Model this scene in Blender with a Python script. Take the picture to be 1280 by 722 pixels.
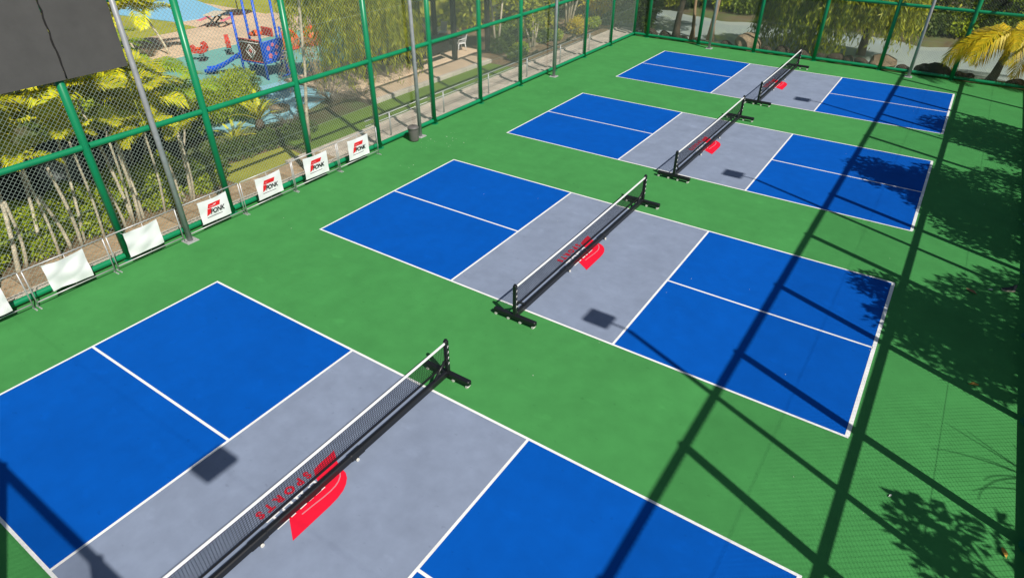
import bpy, math, random
import numpy as np
from mathutils import Vector, Matrix

for o in list(bpy.data.objects):
    bpy.data.objects.remove(o)
scene = bpy.context.scene
COL = scene.collection
PI = math.pi

# ------------------------------------------------------------------ camera
cam_d = bpy.data.cameras.new('camera')
cam_d.sensor_width = 36.0
cam_d.lens = 22.034
cam_d.clip_start = 0.05
cam_d.clip_end = 2000
cam = bpy.data.objects.new('camera', cam_d)
COL.objects.link(cam)
YAW, PITCH, ROLL = -0.590, 0.597, 0.003
cy, sy, cp, sp = math.cos(YAW), math.sin(YAW), math.cos(PITCH), math.sin(PITCH)
Fv = Vector((sy*cp, cy*cp, -sp)); Rv = Vector((cy, -sy, 0)); Uv = Rv.cross(Fv)
Rr = math.cos(ROLL)*Rv + math.sin(ROLL)*Uv
Ur = -math.sin(ROLL)*Rv + math.cos(ROLL)*Uv
cam.matrix_world = Matrix(((Rr.x, Ur.x, -Fv.x, 6.296), (Rr.y, Ur.y, -Fv.y, -9.993), (Rr.z, Ur.z, -Fv.z, 8.632), (0, 0, 0, 1)))
scene.camera = cam

# ------------------------------------------------------------------ sky, sun, exposure
SUN = Vector((0.845, -0.350, 1.0)).normalized()
world = bpy.data.worlds.new('World')
scene.world = world
world.use_nodes = True
wn = world.node_tree
sky = wn.nodes.new('ShaderNodeTexSky')
sky.sky_type = 'NISHITA'
sky.sun_disc = False
sky.sun_elevation = math.asin(SUN.z)
sky.sun_rotation = math.atan2(SUN.x, SUN.y)
sky.air_density = 1.0
sky.dust_density = 1.2
wn.links.new(sky.outputs[0], wn.nodes['Background'].inputs[0])
wn.nodes['Background'].inputs[1].default_value = 0.06
sun_d = bpy.data.lights.new('sun', 'SUN')
sun_d.energy = 4.9
sun_d.angle = math.radians(0.53)
sun_d.color = (1.0, 0.955, 0.88)
sun = bpy.data.objects.new('sun', sun_d)
COL.objects.link(sun)
sun.location = (20, -10, 30)
sun.rotation_euler = SUN.to_track_quat('Z', 'Y').to_euler()
vs = scene.view_settings
vs.view_transform = 'Standard'
vs.look = 'None'
vs.exposure = 0.0
vs.gamma = 1.0
scene.render.resolution_x = 1024
scene.render.resolution_y = 577

rng = np.random.default_rng(7)
random.seed(7)

# ------------------------------------------------------------------ materials
def mat(name, col, rough=0.7, metal=0.0, var=0.0, vscale=8.0, bump=0.0, bscale=60.0, spec=0.4,
        col2=None, island=0.0, objvar=0.0, transl=0.0, stain=0.0, sscale=0.4, detail=4.0, bdist=0.01, scuff=0.0):
    m = bpy.data.materials.new(name)
    m.use_nodes = True
    nt = m.node_tree; N = nt.nodes; L = nt.links
    b = N['Principled BSDF']
    b.inputs['Roughness'].default_value = rough
    b.inputs['Metallic'].default_value = metal
    b.inputs['Specular IOR Level'].default_value = spec
    c = (*col, 1)
    b.inputs['Base Color'].default_value = c
    src = None
    pos = N.new('ShaderNodeNewGeometry')
    def mixnode(a, bcol, fac, kind='MIX'):
        mx = N.new('ShaderNodeMix'); mx.data_type = 'RGBA'; mx.blend_type = kind
        if isinstance(a, tuple): mx.inputs[6].default_value = a
        else: L.new(a, mx.inputs[6])
        if isinstance(bcol, tuple): mx.inputs[7].default_value = bcol
        else: L.new(bcol, mx.inputs[7])
        if isinstance(fac, float): mx.inputs[0].default_value = fac
        else: L.new(fac, mx.inputs[0])
        return mx.outputs[2]
    def scaled(sock, lo, hi):
        mr = N.new('ShaderNodeMapRange')
        mr.inputs['To Min'].default_value = lo; mr.inputs['To Max'].default_value = hi
        L.new(sock, mr.inputs['Value'])
        return mr
    cur = c
    if col2 is not None:
        c2 = (*col2, 1)
        if island > 0:
            cur = mixnode(cur, c2, pos.outputs['Random Per Island'])
        else:
            n = N.new('ShaderNodeTexNoise'); n.inputs['Scale'].default_value = vscale; n.inputs['Detail'].default_value = detail
            L.new(pos.outputs['Position'], n.inputs['Vector'])
            mr = scaled(n.outputs['Fac'], 0, 1); mr.inputs['From Min'].default_value = 0.38; mr.inputs['From Max'].default_value = 0.62
            cur = mixnode(cur, c2, mr.outputs[0])
    if var > 0:
        n = N.new('ShaderNodeTexNoise'); n.inputs['Scale'].default_value = vscale; n.inputs['Detail'].default_value = detail
        L.new(pos.outputs['Position'], n.inputs['Vector'])
        mr = scaled(n.outputs['Fac'], 1-var, 1+var); mr.inputs['From Min'].default_value = 0.3; mr.inputs['From Max'].default_value = 0.7
        h = N.new('ShaderNodeHueSaturation')
        if isinstance(cur, tuple): h.inputs['Color'].default_value = cur
        else: L.new(cur, h.inputs['Color'])
        L.new(mr.outputs[0], h.inputs['Value'])
        cur = h.outputs[0]
    if stain > 0:
        n = N.new('ShaderNodeTexNoise'); n.inputs['Scale'].default_value = sscale; n.inputs['Detail'].default_value = 8.0
        n.inputs['Roughness'].default_value = 0.65
        L.new(pos.outputs['Position'], n.inputs['Vector'])
        mr = scaled(n.outputs['Fac'], 1+stain*0.6, 1-stain); mr.inputs['From Min'].default_value = 0.35; mr.inputs['From Max'].default_value = 0.68
        h = N.new('ShaderNodeHueSaturation')
        if isinstance(cur, tuple): h.inputs['Color'].default_value = cur
        else: L.new(cur, h.inputs['Color'])
        L.new(mr.outputs[0], h.inputs['Value'])
        cur = h.outputs[0]
    if scuff > 0:
        for sc, lo, hi, amt, seed in ((5.5, .66, .72, -scuff, 0.0), (1.7, .62, .74, scuff*.8, 9.0)):
            mp = N.new('ShaderNodeMapping'); mp.inputs['Location'].default_value = (seed, seed*2, 0)
            mp.inputs['Scale'].default_value = (1.0, 1.6, 1.0); mp.inputs['Rotation'].default_value = (0, 0, seed*.3+.5)
            L.new(pos.outputs['Position'], mp.inputs['Vector'])
            n = N.new('ShaderNodeTexNoise'); n.inputs['Scale'].default_value = sc; n.inputs['Detail'].default_value = 6.0
            L.new(mp.outputs[0], n.inputs['Vector'])
            mr = scaled(n.outputs['Fac'], 1.0, 1.0+amt); mr.inputs['From Min'].default_value = lo; mr.inputs['From Max'].default_value = hi
            h = N.new('ShaderNodeHueSaturation')
            if isinstance(cur, tuple): h.inputs['Color'].default_value = cur
            else: L.new(cur, h.inputs['Color'])
            L.new(mr.outputs[0], h.inputs['Value'])
            cur = h.outputs[0]
    if objvar > 0:
        oi = N.new('ShaderNodeObjectInfo')
        mr = scaled(oi.outputs['Random'], 1-objvar, 1+objvar)
        h = N.new('ShaderNodeHueSaturation')
        if isinstance(cur, tuple): h.inputs['Color'].default_value = cur
        else: L.new(cur, h.inputs['Color'])
        L.new(mr.outputs[0], h.inputs['Value'])
        cur = h.outputs[0]
    if not isinstance(cur, tuple):
        L.new(cur, b.inputs['Base Color'])
    if bump > 0:
        n = N.new('ShaderNodeTexNoise'); n.inputs['Scale'].default_value = bscale; n.inputs['Detail'].default_value = 3.0
        L.new(pos.outputs['Position'], n.inputs['Vector'])
        bp = N.new('ShaderNodeBump'); bp.inputs['Strength'].default_value = bump; bp.inputs['Distance'].default_value = bdist
        L.new(n.outputs['Fac'], bp.inputs['Height'])
        L.new(bp.outputs[0], b.inputs['Normal'])
    if transl > 0:
        t = N.new('ShaderNodeBsdfTranslucent')
        if isinstance(cur, tuple): t.inputs[0].default_value = cur
        else: L.new(cur, t.inputs[0])
        ms = N.new('ShaderNodeMixShader'); ms.inputs[0].default_value = transl
        L.new(b.outputs[0], ms.inputs[1]); L.new(t.outputs[0], ms.inputs[2])
        L.new(ms.outputs[0], N['Material Output'].inputs[0])
    return m

M = {}
def dm(key, *a, **k): M[key] = mat(key, *a, **k)
dm('court_green', (0.058, 0.262, 0.070), 0.85, spec=0.15, var=0.05, vscale=2.5, bump=0.35, bscale=260, stain=0.09, sscale=0.55, bdist=0.004, scuff=0.13)
dm('court_blue', (0.0004, 0.085, 0.42), 0.85, spec=0.08, var=0.04, vscale=3, bump=0.3, bscale=260, stain=0.07, sscale=0.7, bdist=0.004, scuff=0.13)
dm('court_grey', (0.225, 0.270, 0.368), 0.85, spec=0.15, var=0.05, vscale=3, bump=0.3, bscale=260, stain=0.10, sscale=0.9, bdist=0.004, scuff=0.13)
dm('line_white', (0.83, 0.83, 0.81), 0.65, var=0.05, vscale=6, stain=0.14, sscale=3)
dm('logo_red', (0.80, 0.006, 0.035), 0.6, var=0.04, vscale=8)
dm('logo_pink', (0.62, 0.22, 0.27), 0.6)
dm('logo_white', (0.82, 0.82, 0.82), 0.6)
dm('net_black', (0.012, 0.012, 0.014), 0.6)
dm('steel_black', (0.010, 0.011, 0.013), 0.38, spec=0.5, bump=0.05, bscale=120)
dm('caster_white', (0.70, 0.68, 0.62), 0.5)
dm('tape_white', (0.82, 0.82, 0.82), 0.6)
dm('fence_green', (0.005, 0.225, 0.092), 0.34, spec=0.5, var=0.12, vscale=3, bump=0.05, bscale=40, stain=0.12, sscale=1.5)
dm('wire', (0.30, 0.37, 0.32), 0.5, metal=0.0, var=0.1)
dm('galv', (0.36, 0.37, 0.38), 0.45, metal=0.25, var=0.1, vscale=6, stain=0.12, sscale=2)
dm('galv_light', (0.5, 0.5, 0.5), 0.4, metal=0.3, var=0.1)
dm('lamp_dark', (0.05, 0.05, 0.055), 0.5)
dm('lamp_lens', (0.6, 0.6, 0.58), 0.15)
dm('banner_white', (0.80, 0.80, 0.81), 0.6, var=0.04, vscale=3)
dm('ink_black', (0.012, 0.012, 0.014), 0.6)
dm('ink_red', (0.72, 0.014, 0.02), 0.6)
dm('board', (0.082, 0.079, 0.076), 0.75, var=0.05, vscale=2, stain=0.12, sscale=1.2, bump=0.1, bscale=30)
dm('board_seam', (0.015, 0.014, 0.013), 0.8)
dm('bin', (0.13, 0.12, 0.115), 0.5, var=0.1)
dm('concrete', (0.60, 0.53, 0.44), 0.85, var=0.10, vscale=5, bump=0.3, bscale=40, stain=0.22, sscale=1.3)
dm('paver', (0.58, 0.49, 0.40), 0.85, var=0.10, vscale=4, bump=0.3, bscale=30, stain=0.22, sscale=1.5, objvar=0.14)
dm('paver_brown', (0.44, 0.31, 0.19), 0.85, var=0.14, vscale=5, bump=0.3, bscale=30, stain=0.28, sscale=1.7, objvar=0.18)
dm('tile_tan', (0.66, 0.49, 0.33), 0.8, var=0.06, vscale=3, objvar=0.07, stain=0.10, sscale=0.8)
dm('tile_joint', (0.23, 0.17, 0.12), 0.9)
dm('turf', (0.14, 0.23, 0.02), 0.9, var=0.25, vscale=60, bump=0.8, bscale=150, stain=0.2, sscale=1.0)
dm('lawn', (0.36, 0.36, 0.04), 0.9, var=0.3, vscale=25, bump=0.8, bscale=120, stain=0.2, sscale=0.8)
dm('soil', (0.30, 0.19, 0.10), 0.95, var=0.3, vscale=6, bump=0.8, bscale=25, stain=0.3, sscale=1.2, col2=(0.12, 0.09, 0.05))
dm('terrain', (0.13, 0.10, 0.05), 0.95, vscale=0.8, col2=(0.085, 0.11, 0.03), var=0.25, bump=0.6, bscale=14, stain=0.2, sscale=0.5, bdist=0.05)
dm('rubber_teal', (0.17, 0.42, 0.37), 0.8, var=0.06, vscale=5, bump=0.3, bscale=150, stain=0.10, sscale=0.6)
dm('rubber_blue', (0.25, 0.50, 0.58), 0.8, var=0.06, vscale=5, bump=0.3, bscale=150, stain=0.08, sscale=0.6)
dm('play_blue', (0.010, 0.10, 0.62), 0.35)
dm('play_brown', (0.10, 0.035, 0.02), 0.5, var=0.3, vscale=18)
dm('play_red', (0.60, 0.05, 0.03), 0.4)
dm('play_orange', (0.85, 0.12, 0.015), 0.4)
dm('play_pink', (0.75, 0.20, 0.26), 0.5)
dm('play_white', (0.75, 0.72, 0.66), 0.5)
dm('pool_blue', (0.25, 0.56, 0.78), 0.5, var=0.05)
dm('timber_dark', (0.022, 0.017, 0.014), 0.6, var=0.3, vscale=8)
dm('wall_shade', (0.030, 0.036, 0.033), 0.9, var=0.3, vscale=2, stain=0.3, sscale=1)  # near-black tone stands in for the shade behind the palms
dm('wall_pale', (0.20, 0.22, 0.21), 0.9, var=0.1, stain=0.2, sscale=1.5)
dm('plastic_white', (0.80, 0.79, 0.76), 0.35)
dm('cushion', (0.62, 0.55, 0.42), 0.8)
dm('trunk_pale', (0.56, 0.49, 0.35), 0.85, var=0.25, vscale=9, bump=0.5, bscale=25, stain=0.25, sscale=3)
dm('bark', (0.10, 0.075, 0.05), 0.9, var=0.3, vscale=7, bump=0.9, bscale=18, stain=0.3, sscale=2)
dm('bark_tan', (0.34, 0.23, 0.13), 0.9, var=0.25, vscale=7, bump=0.9, bscale=18)
dm('frond_yellow', (0.72, 0.64, 0.012), 0.5, col2=(0.38, 0.46, 0.02), island=1, objvar=0.25, transl=0.18)
dm('frond_gold', (0.80, 0.54, 0.012), 0.5, col2=(0.50, 0.46, 0.02), island=1, objvar=0.2, transl=0.2)
dm('frond_green', (0.20, 0.34, 0.02), 0.5, col2=(0.40, 0.48, 0.025), island=1, objvar=0.3, transl=0.3)
dm('frond_dead', (0.36, 0.27, 0.16), 0.8, col2=(0.22, 0.15, 0.08), island=1, objvar=0.2)
dm('leaf_bright', (0.55, 0.62, 0.012), 0.55, col2=(0.22, 0.33, 0.015), island=1, transl=0.3)
dm('leaf_mid', (0.24, 0.32, 0.018), 0.55, col2=(0.08, 0.14, 0.014), island=1, transl=0.25)
dm('leaf_dark', (0.06, 0.11, 0.014), 0.55, col2=(0.12, 0.17, 0.018), island=1, transl=0.2)
dm('leaf_weep', (0.50, 0.49, 0.014), 0.55, col2=(0.20, 0.26, 0.018), island=1, transl=0.3)
dm('leaf_weepdark', (0.09, 0.15, 0.02), 0.55, col2=(0.48, 0.52, 0.015), island=1, transl=0.25)
dm('leaf_gold', (0.85, 0.60, 0.012), 0.55, col2=(0.50, 0.50, 0.015), island=1, transl=0.3)
dm('leaf_dry', (0.55, 0.30, 0.05), 0.8)
dm('leaf_brown', (0.22, 0.12, 0.06), 0.8)
dm('paper', (0.75, 0.76, 0.68), 0.8)
dm('twig', (0.20, 0.17, 0.13), 0.9, var=0.2)
dm('rock', (0.060, 0.045, 0.030), 0.9, var=0.35, vscale=5, bump=0.8, bscale=12, stain=0.4, sscale=2.5, objvar=0.35, bdist=0.04)
dm('rock_tan', (0.27, 0.20, 0.12), 0.9, var=0.35, vscale=5, bump=0.8, bscale=12, stain=0.4, sscale=2.5, objvar=0.2, bdist=0.04)
dm('water', (0.40, 0.47, 0.43), 0.03, spec=0.5, var=0.07, vscale=0.5, bump=0.12, bscale=2.2, stain=0.10, sscale=0.25, bdist=0.05)
dm('shoe_dark', (0.035, 0.04, 0.05), 0.6)
dm('shoe_sole', (0.5, 0.42, 0.36), 0.7)

# ------------------------------------------------------------------ mesh helpers
class MB:
    def __init__(s): s.v = []; s.f = []; s.sm = []
    def add(s, verts, faces, smooth=False):
        n = len(s.v)
        s.v += [tuple(p) for p in verts]
        s.f += [tuple(i+n for i in q) for q in faces]
        s.sm += [smooth]*len(faces)
        return s
    def box(s, lo, hi):
        x0, y0, z0 = lo; x1, y1, z1 = hi
        return s.add([(x0,y0,z0),(x1,y0,z0),(x1,y1,z0),(x0,y1,z0),(x0,y0,z1),(x1,y0,z1),(x1,y1,z1),(x0,y1,z1)],
                     [(0,3,2,1),(4,5,6,7),(0,1,5,4),(1,2,6,5),(2,3,7,6),(3,0,4,7)])
    def bbox(s, lo, hi, b=0.01):
        # box with chamfered vertical and top edges
        x0, y0, z0 = lo; x1, y1, z1 = hi
        r = [(x0+b,y0),(x1-b,y0),(x1,y0+b),(x1,y1-b),(x1-b,y1),(x0+b,y1),(x0,y1-b),(x0,y0+b)]
        cxm, cym = (x0+x1)/2, (y0+y1)/2
        t = [(px + (b if px < cxm else -b), py + (b if py < cym else -b)) for px, py in r]
        V = [(a, c, z0) for a, c in r] + [(a, c, z1-b) for a, c in r] + [(a, c, z1) for a, c in t]
        F = [tuple(range(7, -1, -1)), tuple(range(16, 24))]
        for k in (0, 8):
            for i in range(8):
                j = (i+1) % 8
                F.append((k+i, k+j, k+8+j, k+8+i))
        return s.add(V, F)
    def tube(s, pts, rad, n=8, caps=True, smooth=True):
        pts = [Vector(p) for p in pts]
        if not isinstance(rad, (list, tuple)): rad = [rad]*len(pts)
        V = []; F = []
        up = None
        for i, p in enumerate(pts):
            if i == 0: d = pts[1]-pts[0]
            elif i == len(pts)-1: d = pts[-1]-pts[-2]
            else: d = (pts[i+1]-pts[i-1])
            d.normalize()
            if up is None:
                a = Vector((0,0,1)) if abs(d.z) < 0.9 else Vector((1,0,0))
                up = d.cross(a).normalized()
            up = (up - d*up.dot(d)).normalized()
            w = d.cross(up)
            for k in range(n):
                t = 2*PI*k/n
                V.append(p + (up*math.cos(t) + w*math.sin(t))*rad[i])
        for i in range(len(pts)-1):
            for k in range(n):
                j = (k+1) % n
                F.append((i*n+k, i*n+j, (i+1)*n+j, (i+1)*n+k))
        s.add(V, F, smooth)
        if caps:
            m = (len(pts)-1)*n
            s.f.append(tuple(len(s.v)-len(V)+k for k in range(n-1, -1, -1))); s.sm.append(False)
            s.f.append(tuple(len(s.v)-len(V)+m+k for k in range(n))); s.sm.append(False)
        return s
    def prism(s, poly, z0, z1):
        n = len(poly)
        V = [(x, y, z0) for x, y in poly] + [(x, y, z1) for x, y in poly]
        F = [tuple(range(n-1, -1, -1)), tuple(range(n, 2*n))] + [(i, (i+1) % n, n+(i+1) % n, n+i) for i in range(n)]
        return s.add(V, F)
    def sheet(s, poly, z):
        return s.add([(x, y, z) for x, y in poly], [tuple(range(len(poly)))])
    def lathe(s, prof, n=16, c=(0, 0, 0), smooth=True):
        V = []; F = []
        for r, z in prof:
            for k in range(n):
                t = 2*PI*k/n
                V.append((c[0]+r*math.cos(t), c[1]+r*math.sin(t), c[2]+z))
        for i in range(len(prof)-1):
            for k in range(n):
                j = (k+1) % n
                F.append((i*n+k, i*n+j, (i+1)*n+j, (i+1)*n+k))
        F2 = [tuple(range(n-1, -1, -1)), tuple((len(prof)-1)*n+k for k in range(n))]
        s.add(V, F, smooth)
        b = len(s.v)-len(V)
        for q in F2: s.f.append(tuple(i+b for i in q)); s.sm.append(False)
        return s
    def xform(s, mtx):
        s.v = [tuple(mtx @ Vector(p)) for p in s.v]
        return s
    def mesh(s, name, material, org=(0, 0, 0)):
        me = bpy.data.meshes.new(name)
        me.from_pydata([(p[0]-org[0], p[1]-org[1], p[2]-org[2]) for p in s.v], [], s.f)
        me.polygons.foreach_set('use_smooth', s.sm)
        me.materials.append(M[material])
        me.update()
        return me
    def build(s, name, material, parent=None, org=None):
        if org is None: org = tuple(parent.location) if parent is not None and parent.parent is None else (0, 0, 0)
        return obj(name, s.mesh(name, material, org), parent)

def obj(name, me, parent=None, loc=None):
    o = bpy.data.objects.new(name, me)
    COL.objects.link(o)
    if parent is not None: o.parent = parent
    if loc is not None: o.location = loc
    return o

def tag(o, label, cat, group=None):
    o['label'] = label; o['category'] = cat
    if group: o['group'] = group
    return o

def struct(o): o['kind'] = 'structure'; return o
def stuff(o): o['kind'] = 'stuff'; return o

def thing(name, label, cat, loc=(0, 0, 0), rz=0.0, group=None):
    o = bpy.data.objects.new(name, None)
    o.empty_display_size = 0.2
    COL.objects.link(o)
    o.location = loc; o.rotation_euler = (0, 0, rz)
    return tag(o, label, cat, group)

def copy_tree(o, parent=None):
    c = o.copy(); COL.objects.link(c)
    if parent is not None: c.parent = parent
    for ch in o.children: copy_tree(ch, c)
    return c

def dup(root, loc, rz, label, group=None):
    r = copy_tree(root)
    r.location = loc; r.rotation_euler = (0, 0, rz); r['label'] = label
    if group: r['group'] = group
    return r

def quads(name, Q, material):
    """Q: (N,k,3) array -> mesh of N k-gons"""
    Q = np.asarray(Q, dtype=np.float32)
    n, k = Q.shape[:2]
    me = bpy.data.meshes.new(name)
    me.vertices.add(n*k); me.vertices.foreach_set('co', Q.reshape(-1))
    me.loops.add(n*k); me.loops.foreach_set('vertex_index', np.arange(n*k, dtype=np.int32))
    me.polygons.add(n)
    me.polygons.foreach_set('loop_start', np.arange(0, n*k, k, dtype=np.int32))
    me.polygons.foreach_set('loop_total', np.full(n, k, dtype=np.int32))
    me.materials.append(M[material])
    me.update(calc_edges=True)
    me.validate()
    return me

def unit(a): return a/np.maximum(np.linalg.norm(a, axis=-1, keepdims=True), 1e-6)

def leaves_at(P, D, Nn, ln, wd):
    """diamond leaves from base P along D with normal hint Nn"""
    D = unit(D); S = unit(np.cross(D, Nn)); ln = np.reshape(ln, (-1, 1)); wd = np.reshape(wd, (-1, 1))
    up = np.cross(S, D)
    return np.stack([P, P+D*ln*0.45+S*wd*0.5+up*ln*0.04, P+D*ln-up*ln*0.06, P+D*ln*0.45-S*wd*0.5+up*ln*0.04], axis=1)

def cloud(clumps, n, ln=0.16, wd=0.07, flat=0.5, r=rng):
    """leaf diamonds scattered in ellipsoid clumps [(x,y,z,rx,ry,rz)]"""
    C = np.array(clumps, float)
    w = C[:, 3]*C[:, 4]*C[:, 5]; w = w**0.7; w /= w.sum()
    idx = r.choice(len(C), n, p=w)
    d = unit(r.normal(size=(n, 3)))
    rad = r.random(n)**0.45
    P = C[idx, :3] + d*C[idx, 3:]*rad[:, None]
    D = unit(d*0.8 + r.normal(size=(n, 3))*0.8 + np.array([0, 0, -0.15]))
    Nn = unit(r.normal(size=(n, 3))*0.8 + np.array([0.3, -0.1, flat*2]))
    return leaves_at(P, D, Nn, ln*(0.6+0.8*r.random(n)), wd*(0.6+0.8*r.random(n)))

def weep(clumps, strands, per, drop, ln=0.2, wd=0.03, r=rng):
    """hanging strands of narrow leaves"""
    C = np.array(clumps, float)
    idx = r.integers(0, len(C), strands)
    d = unit(r.normal(size=(strands, 3)) + np.array([0, 0, 0.5]))
    P0 = C[idx, :3] + d*C[idx, 3:]*(0.5+0.5*r.random((strands, 1)))
    out = unit(np.concatenate([d[:, :2], np.zeros((strands, 1))], 1))
    L = drop*(0.35+0.65*r.random(strands))
    t = np.linspace(0, 1, per)
    sway = r.normal(size=(strands, 3))*0.12
    P = P0[:, None, :] + out[:, None, :]*(0.35*np.sqrt(t))[None, :, None] + sway[:, None, :]*t[None, :, None]
    P[:, :, 2] -= L[:, None]*t[None, :]**1.1
    P = P.reshape(-1, 3)
    P += r.normal(size=P.shape)*0.05
    n = len(P)
    D = unit(np.array([0, 0, -1.0]) + r.normal(size=(n, 3))*0.38)
    Nn = unit(r.normal(size=(n, 3)) + np.array([0.6, -0.4, 0.3]))
    keep = P[:, 2] > 0.15
    return leaves_at(P, D, Nn, ln*(0.6+0.8*r.random(n)), wd*(0.7+0.7*r.random(n)))[keep]

def frond_mesh(name, length, pairs, lw, ll, droop, material, vee=0.5, rise=0.7, seed=0, sag=0.35):
    """feather palm leaf along +X from the origin, curving down at the end"""
    r = np.random.default_rng(seed)
    t = np.linspace(0, 1, 12)
    X = length*t*(1-0.18*droop*t**2)
    Z = length*(rise*t - droop*t**2)
    pts = np.stack([X, 0*t, Z], 1)
    Q = []
    us = np.linspace(0.14, 1.0, pairs)
    for u in us:
        i = min(int(u*11), 10); f = u*11-i
        p = pts[i]*(1-f)+pts[i+1]*f
        tg = unit(pts[i+1]-pts[i])
        s = math.sin(PI*min(1.0, 0.18+0.80*u))**0.6
        for sd in (-1, 1):
            side = np.array([0, sd, 0.0])
            upv = np.cross(tg, np.array([0, 1.0, 0])); upv = -upv if upv[2] < 0 else upv
            d = unit(side*1.0 + tg*(0.45+0.7*u) + upv*vee*(0.5+0.5*r.random()) + r.normal(size=3)*0.06)
            L = ll*s*(0.85+0.3*r.random())
            mid = p + d*L*0.5
            tip = p + d*L*0.93 + np.array([0, 0, -sag*L])
            w = unit(np.cross(d, upv))*lw*0.5
            Q.append([p-w*0.5, p+w*0.5, mid+w, mid-w])
            Q.append([mid-w, mid+w, tip+w*0.12, tip-w*0.12])
    # rachis
    wr = np.array([0, 1.0, 0])
    for i in range(11):
        a, b = pts[i], pts[i+1]
        ra, rb = 0.022*(1-t[i])+0.004, 0.022*(1-t[i+1])+0.004
        Q.append([a-wr*ra, a+wr*ra, b+wr*rb, b-wr*rb])
        zz = np.array([0, 0, 1.0])
        Q.append([a-zz*ra, a+zz*ra, b+zz*rb, b-zz*rb])
    return quads(name, np.array(Q), material)

def place_fronds(root, head, meshes, n, scale=1.0, tilt=(0.0, 0.5), start=0.0, name='frond', seed=1):
    r = random.Random(seed)
    for k in range(n):
        o = obj(name, meshes[k % len(meshes)], root)
        o.location = head
        az = start + k*2.39996 + r.uniform(-0.25, 0.25)
        o.rotation_euler = (r.uniform(-0.25, 0.25), -r.uniform(*tilt), az)
        s = scale*r.uniform(0.8, 1.15)
        o.scale = (s, s, s)

def text_mesh(s, size, material, shear=0.0, spacing=1.0, depth=0.0, bold=0.0):
    c = bpy.data.curves.new('lettering', 'FONT')
    c.body = s; c.size = size; c.shear = shear; c.space_character = spacing
    c.extrude = depth; c.offset = bold; c.align_x = 'CENTER'; c.align_y = 'CENTER'
    c.resolution_u = 3
    t = bpy.data.objects.new('lettering_source', c)
    COL.objects.link(t)
    dg = bpy.context.evaluated_depsgraph_get()
    me = bpy.data.meshes.new_from_object(t.evaluated_get(dg))
    bpy.data.objects.remove(t); bpy.data.curves.remove(c)
    me.materials.clear(); me.materials.append(M[material])
    return me

# ================================================================== THE SETTING
# terrain: one big sheet with the pond hollowed out beyond the far fence
POND_C = (-1.0, 33.4)
def pond_depth(x, y):
    wob = 0.35*math.sin(x*0.9)+0.25*math.sin(x*2.1+1)
    a = (y-28.75-wob*0.6)/0.9
    b = (37.3+0.5*math.sin(x*0.6+2)+wob-y)/1.2
    c = (x+13.2+0.5*math.sin(y*0.8))/1.2
    e = (46-x)/2
    return max(0.0, min(1.0, a, b, c, e))
def terrain_z(x, y):
    z = -0.07 - 0.9*pond_depth(x, y)
    if y > 37.6: z += min(2.2, (y-37.6)*0.10)
    if x < -49: z += min(3.0, (-49-x)*0.10)
    return z
xs = sorted(set([-400, -250, -150, -100, -75] + [round(-62+1.0*i, 2) for i in range(0, 48)] + [round(-14+0.6*i, 2) for i in range(0, 50)] + [17, 20, 24, 30, 40, 46, 48, 60, 90, 150, 250, 400]))
ys = sorted(set([-400, -250, -120, -60, -30] + [-20+2*i for i in range(0, 24)] + [round(28.2+0.3*i, 2) for i in range(0, 8)] + [31+1*i for i in range(0, 6)] + [round(36.4+0.4*i, 2) for i in range(0, 8)] + [40+2*i for i in range(0, 16)] + [80, 100, 150, 250, 400]))
V = [(x, y, terrain_z(x, y)) for y in ys for x in xs]
nx = len(xs)
F = [(j*nx+i, j*nx+i+1, (j+1)*nx+i+1, (j+1)*nx+i) for j in range(len(ys)-1) for i in range(nx-1)]
mb = MB(); mb.add(V, F, True)
struct(mb.build('ground', 'terrain'))
mb = MB(); mb.sheet([(-15.5, 28.3), (47, 28.3), (47, 39), (-15.5, 39)], -0.36)
struct(mb.build('pond_water', 'water'))

# the green hard court
XL, XR, YN, YF = -9.9, 9.65, -11.0, 27.2
mb = MB(); mb.box((XL-0.12, YN-0.15, -0.4), (10.05, YF+0.25, 0.0))
struct(mb.build('court_floor', 'court_green'))

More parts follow.
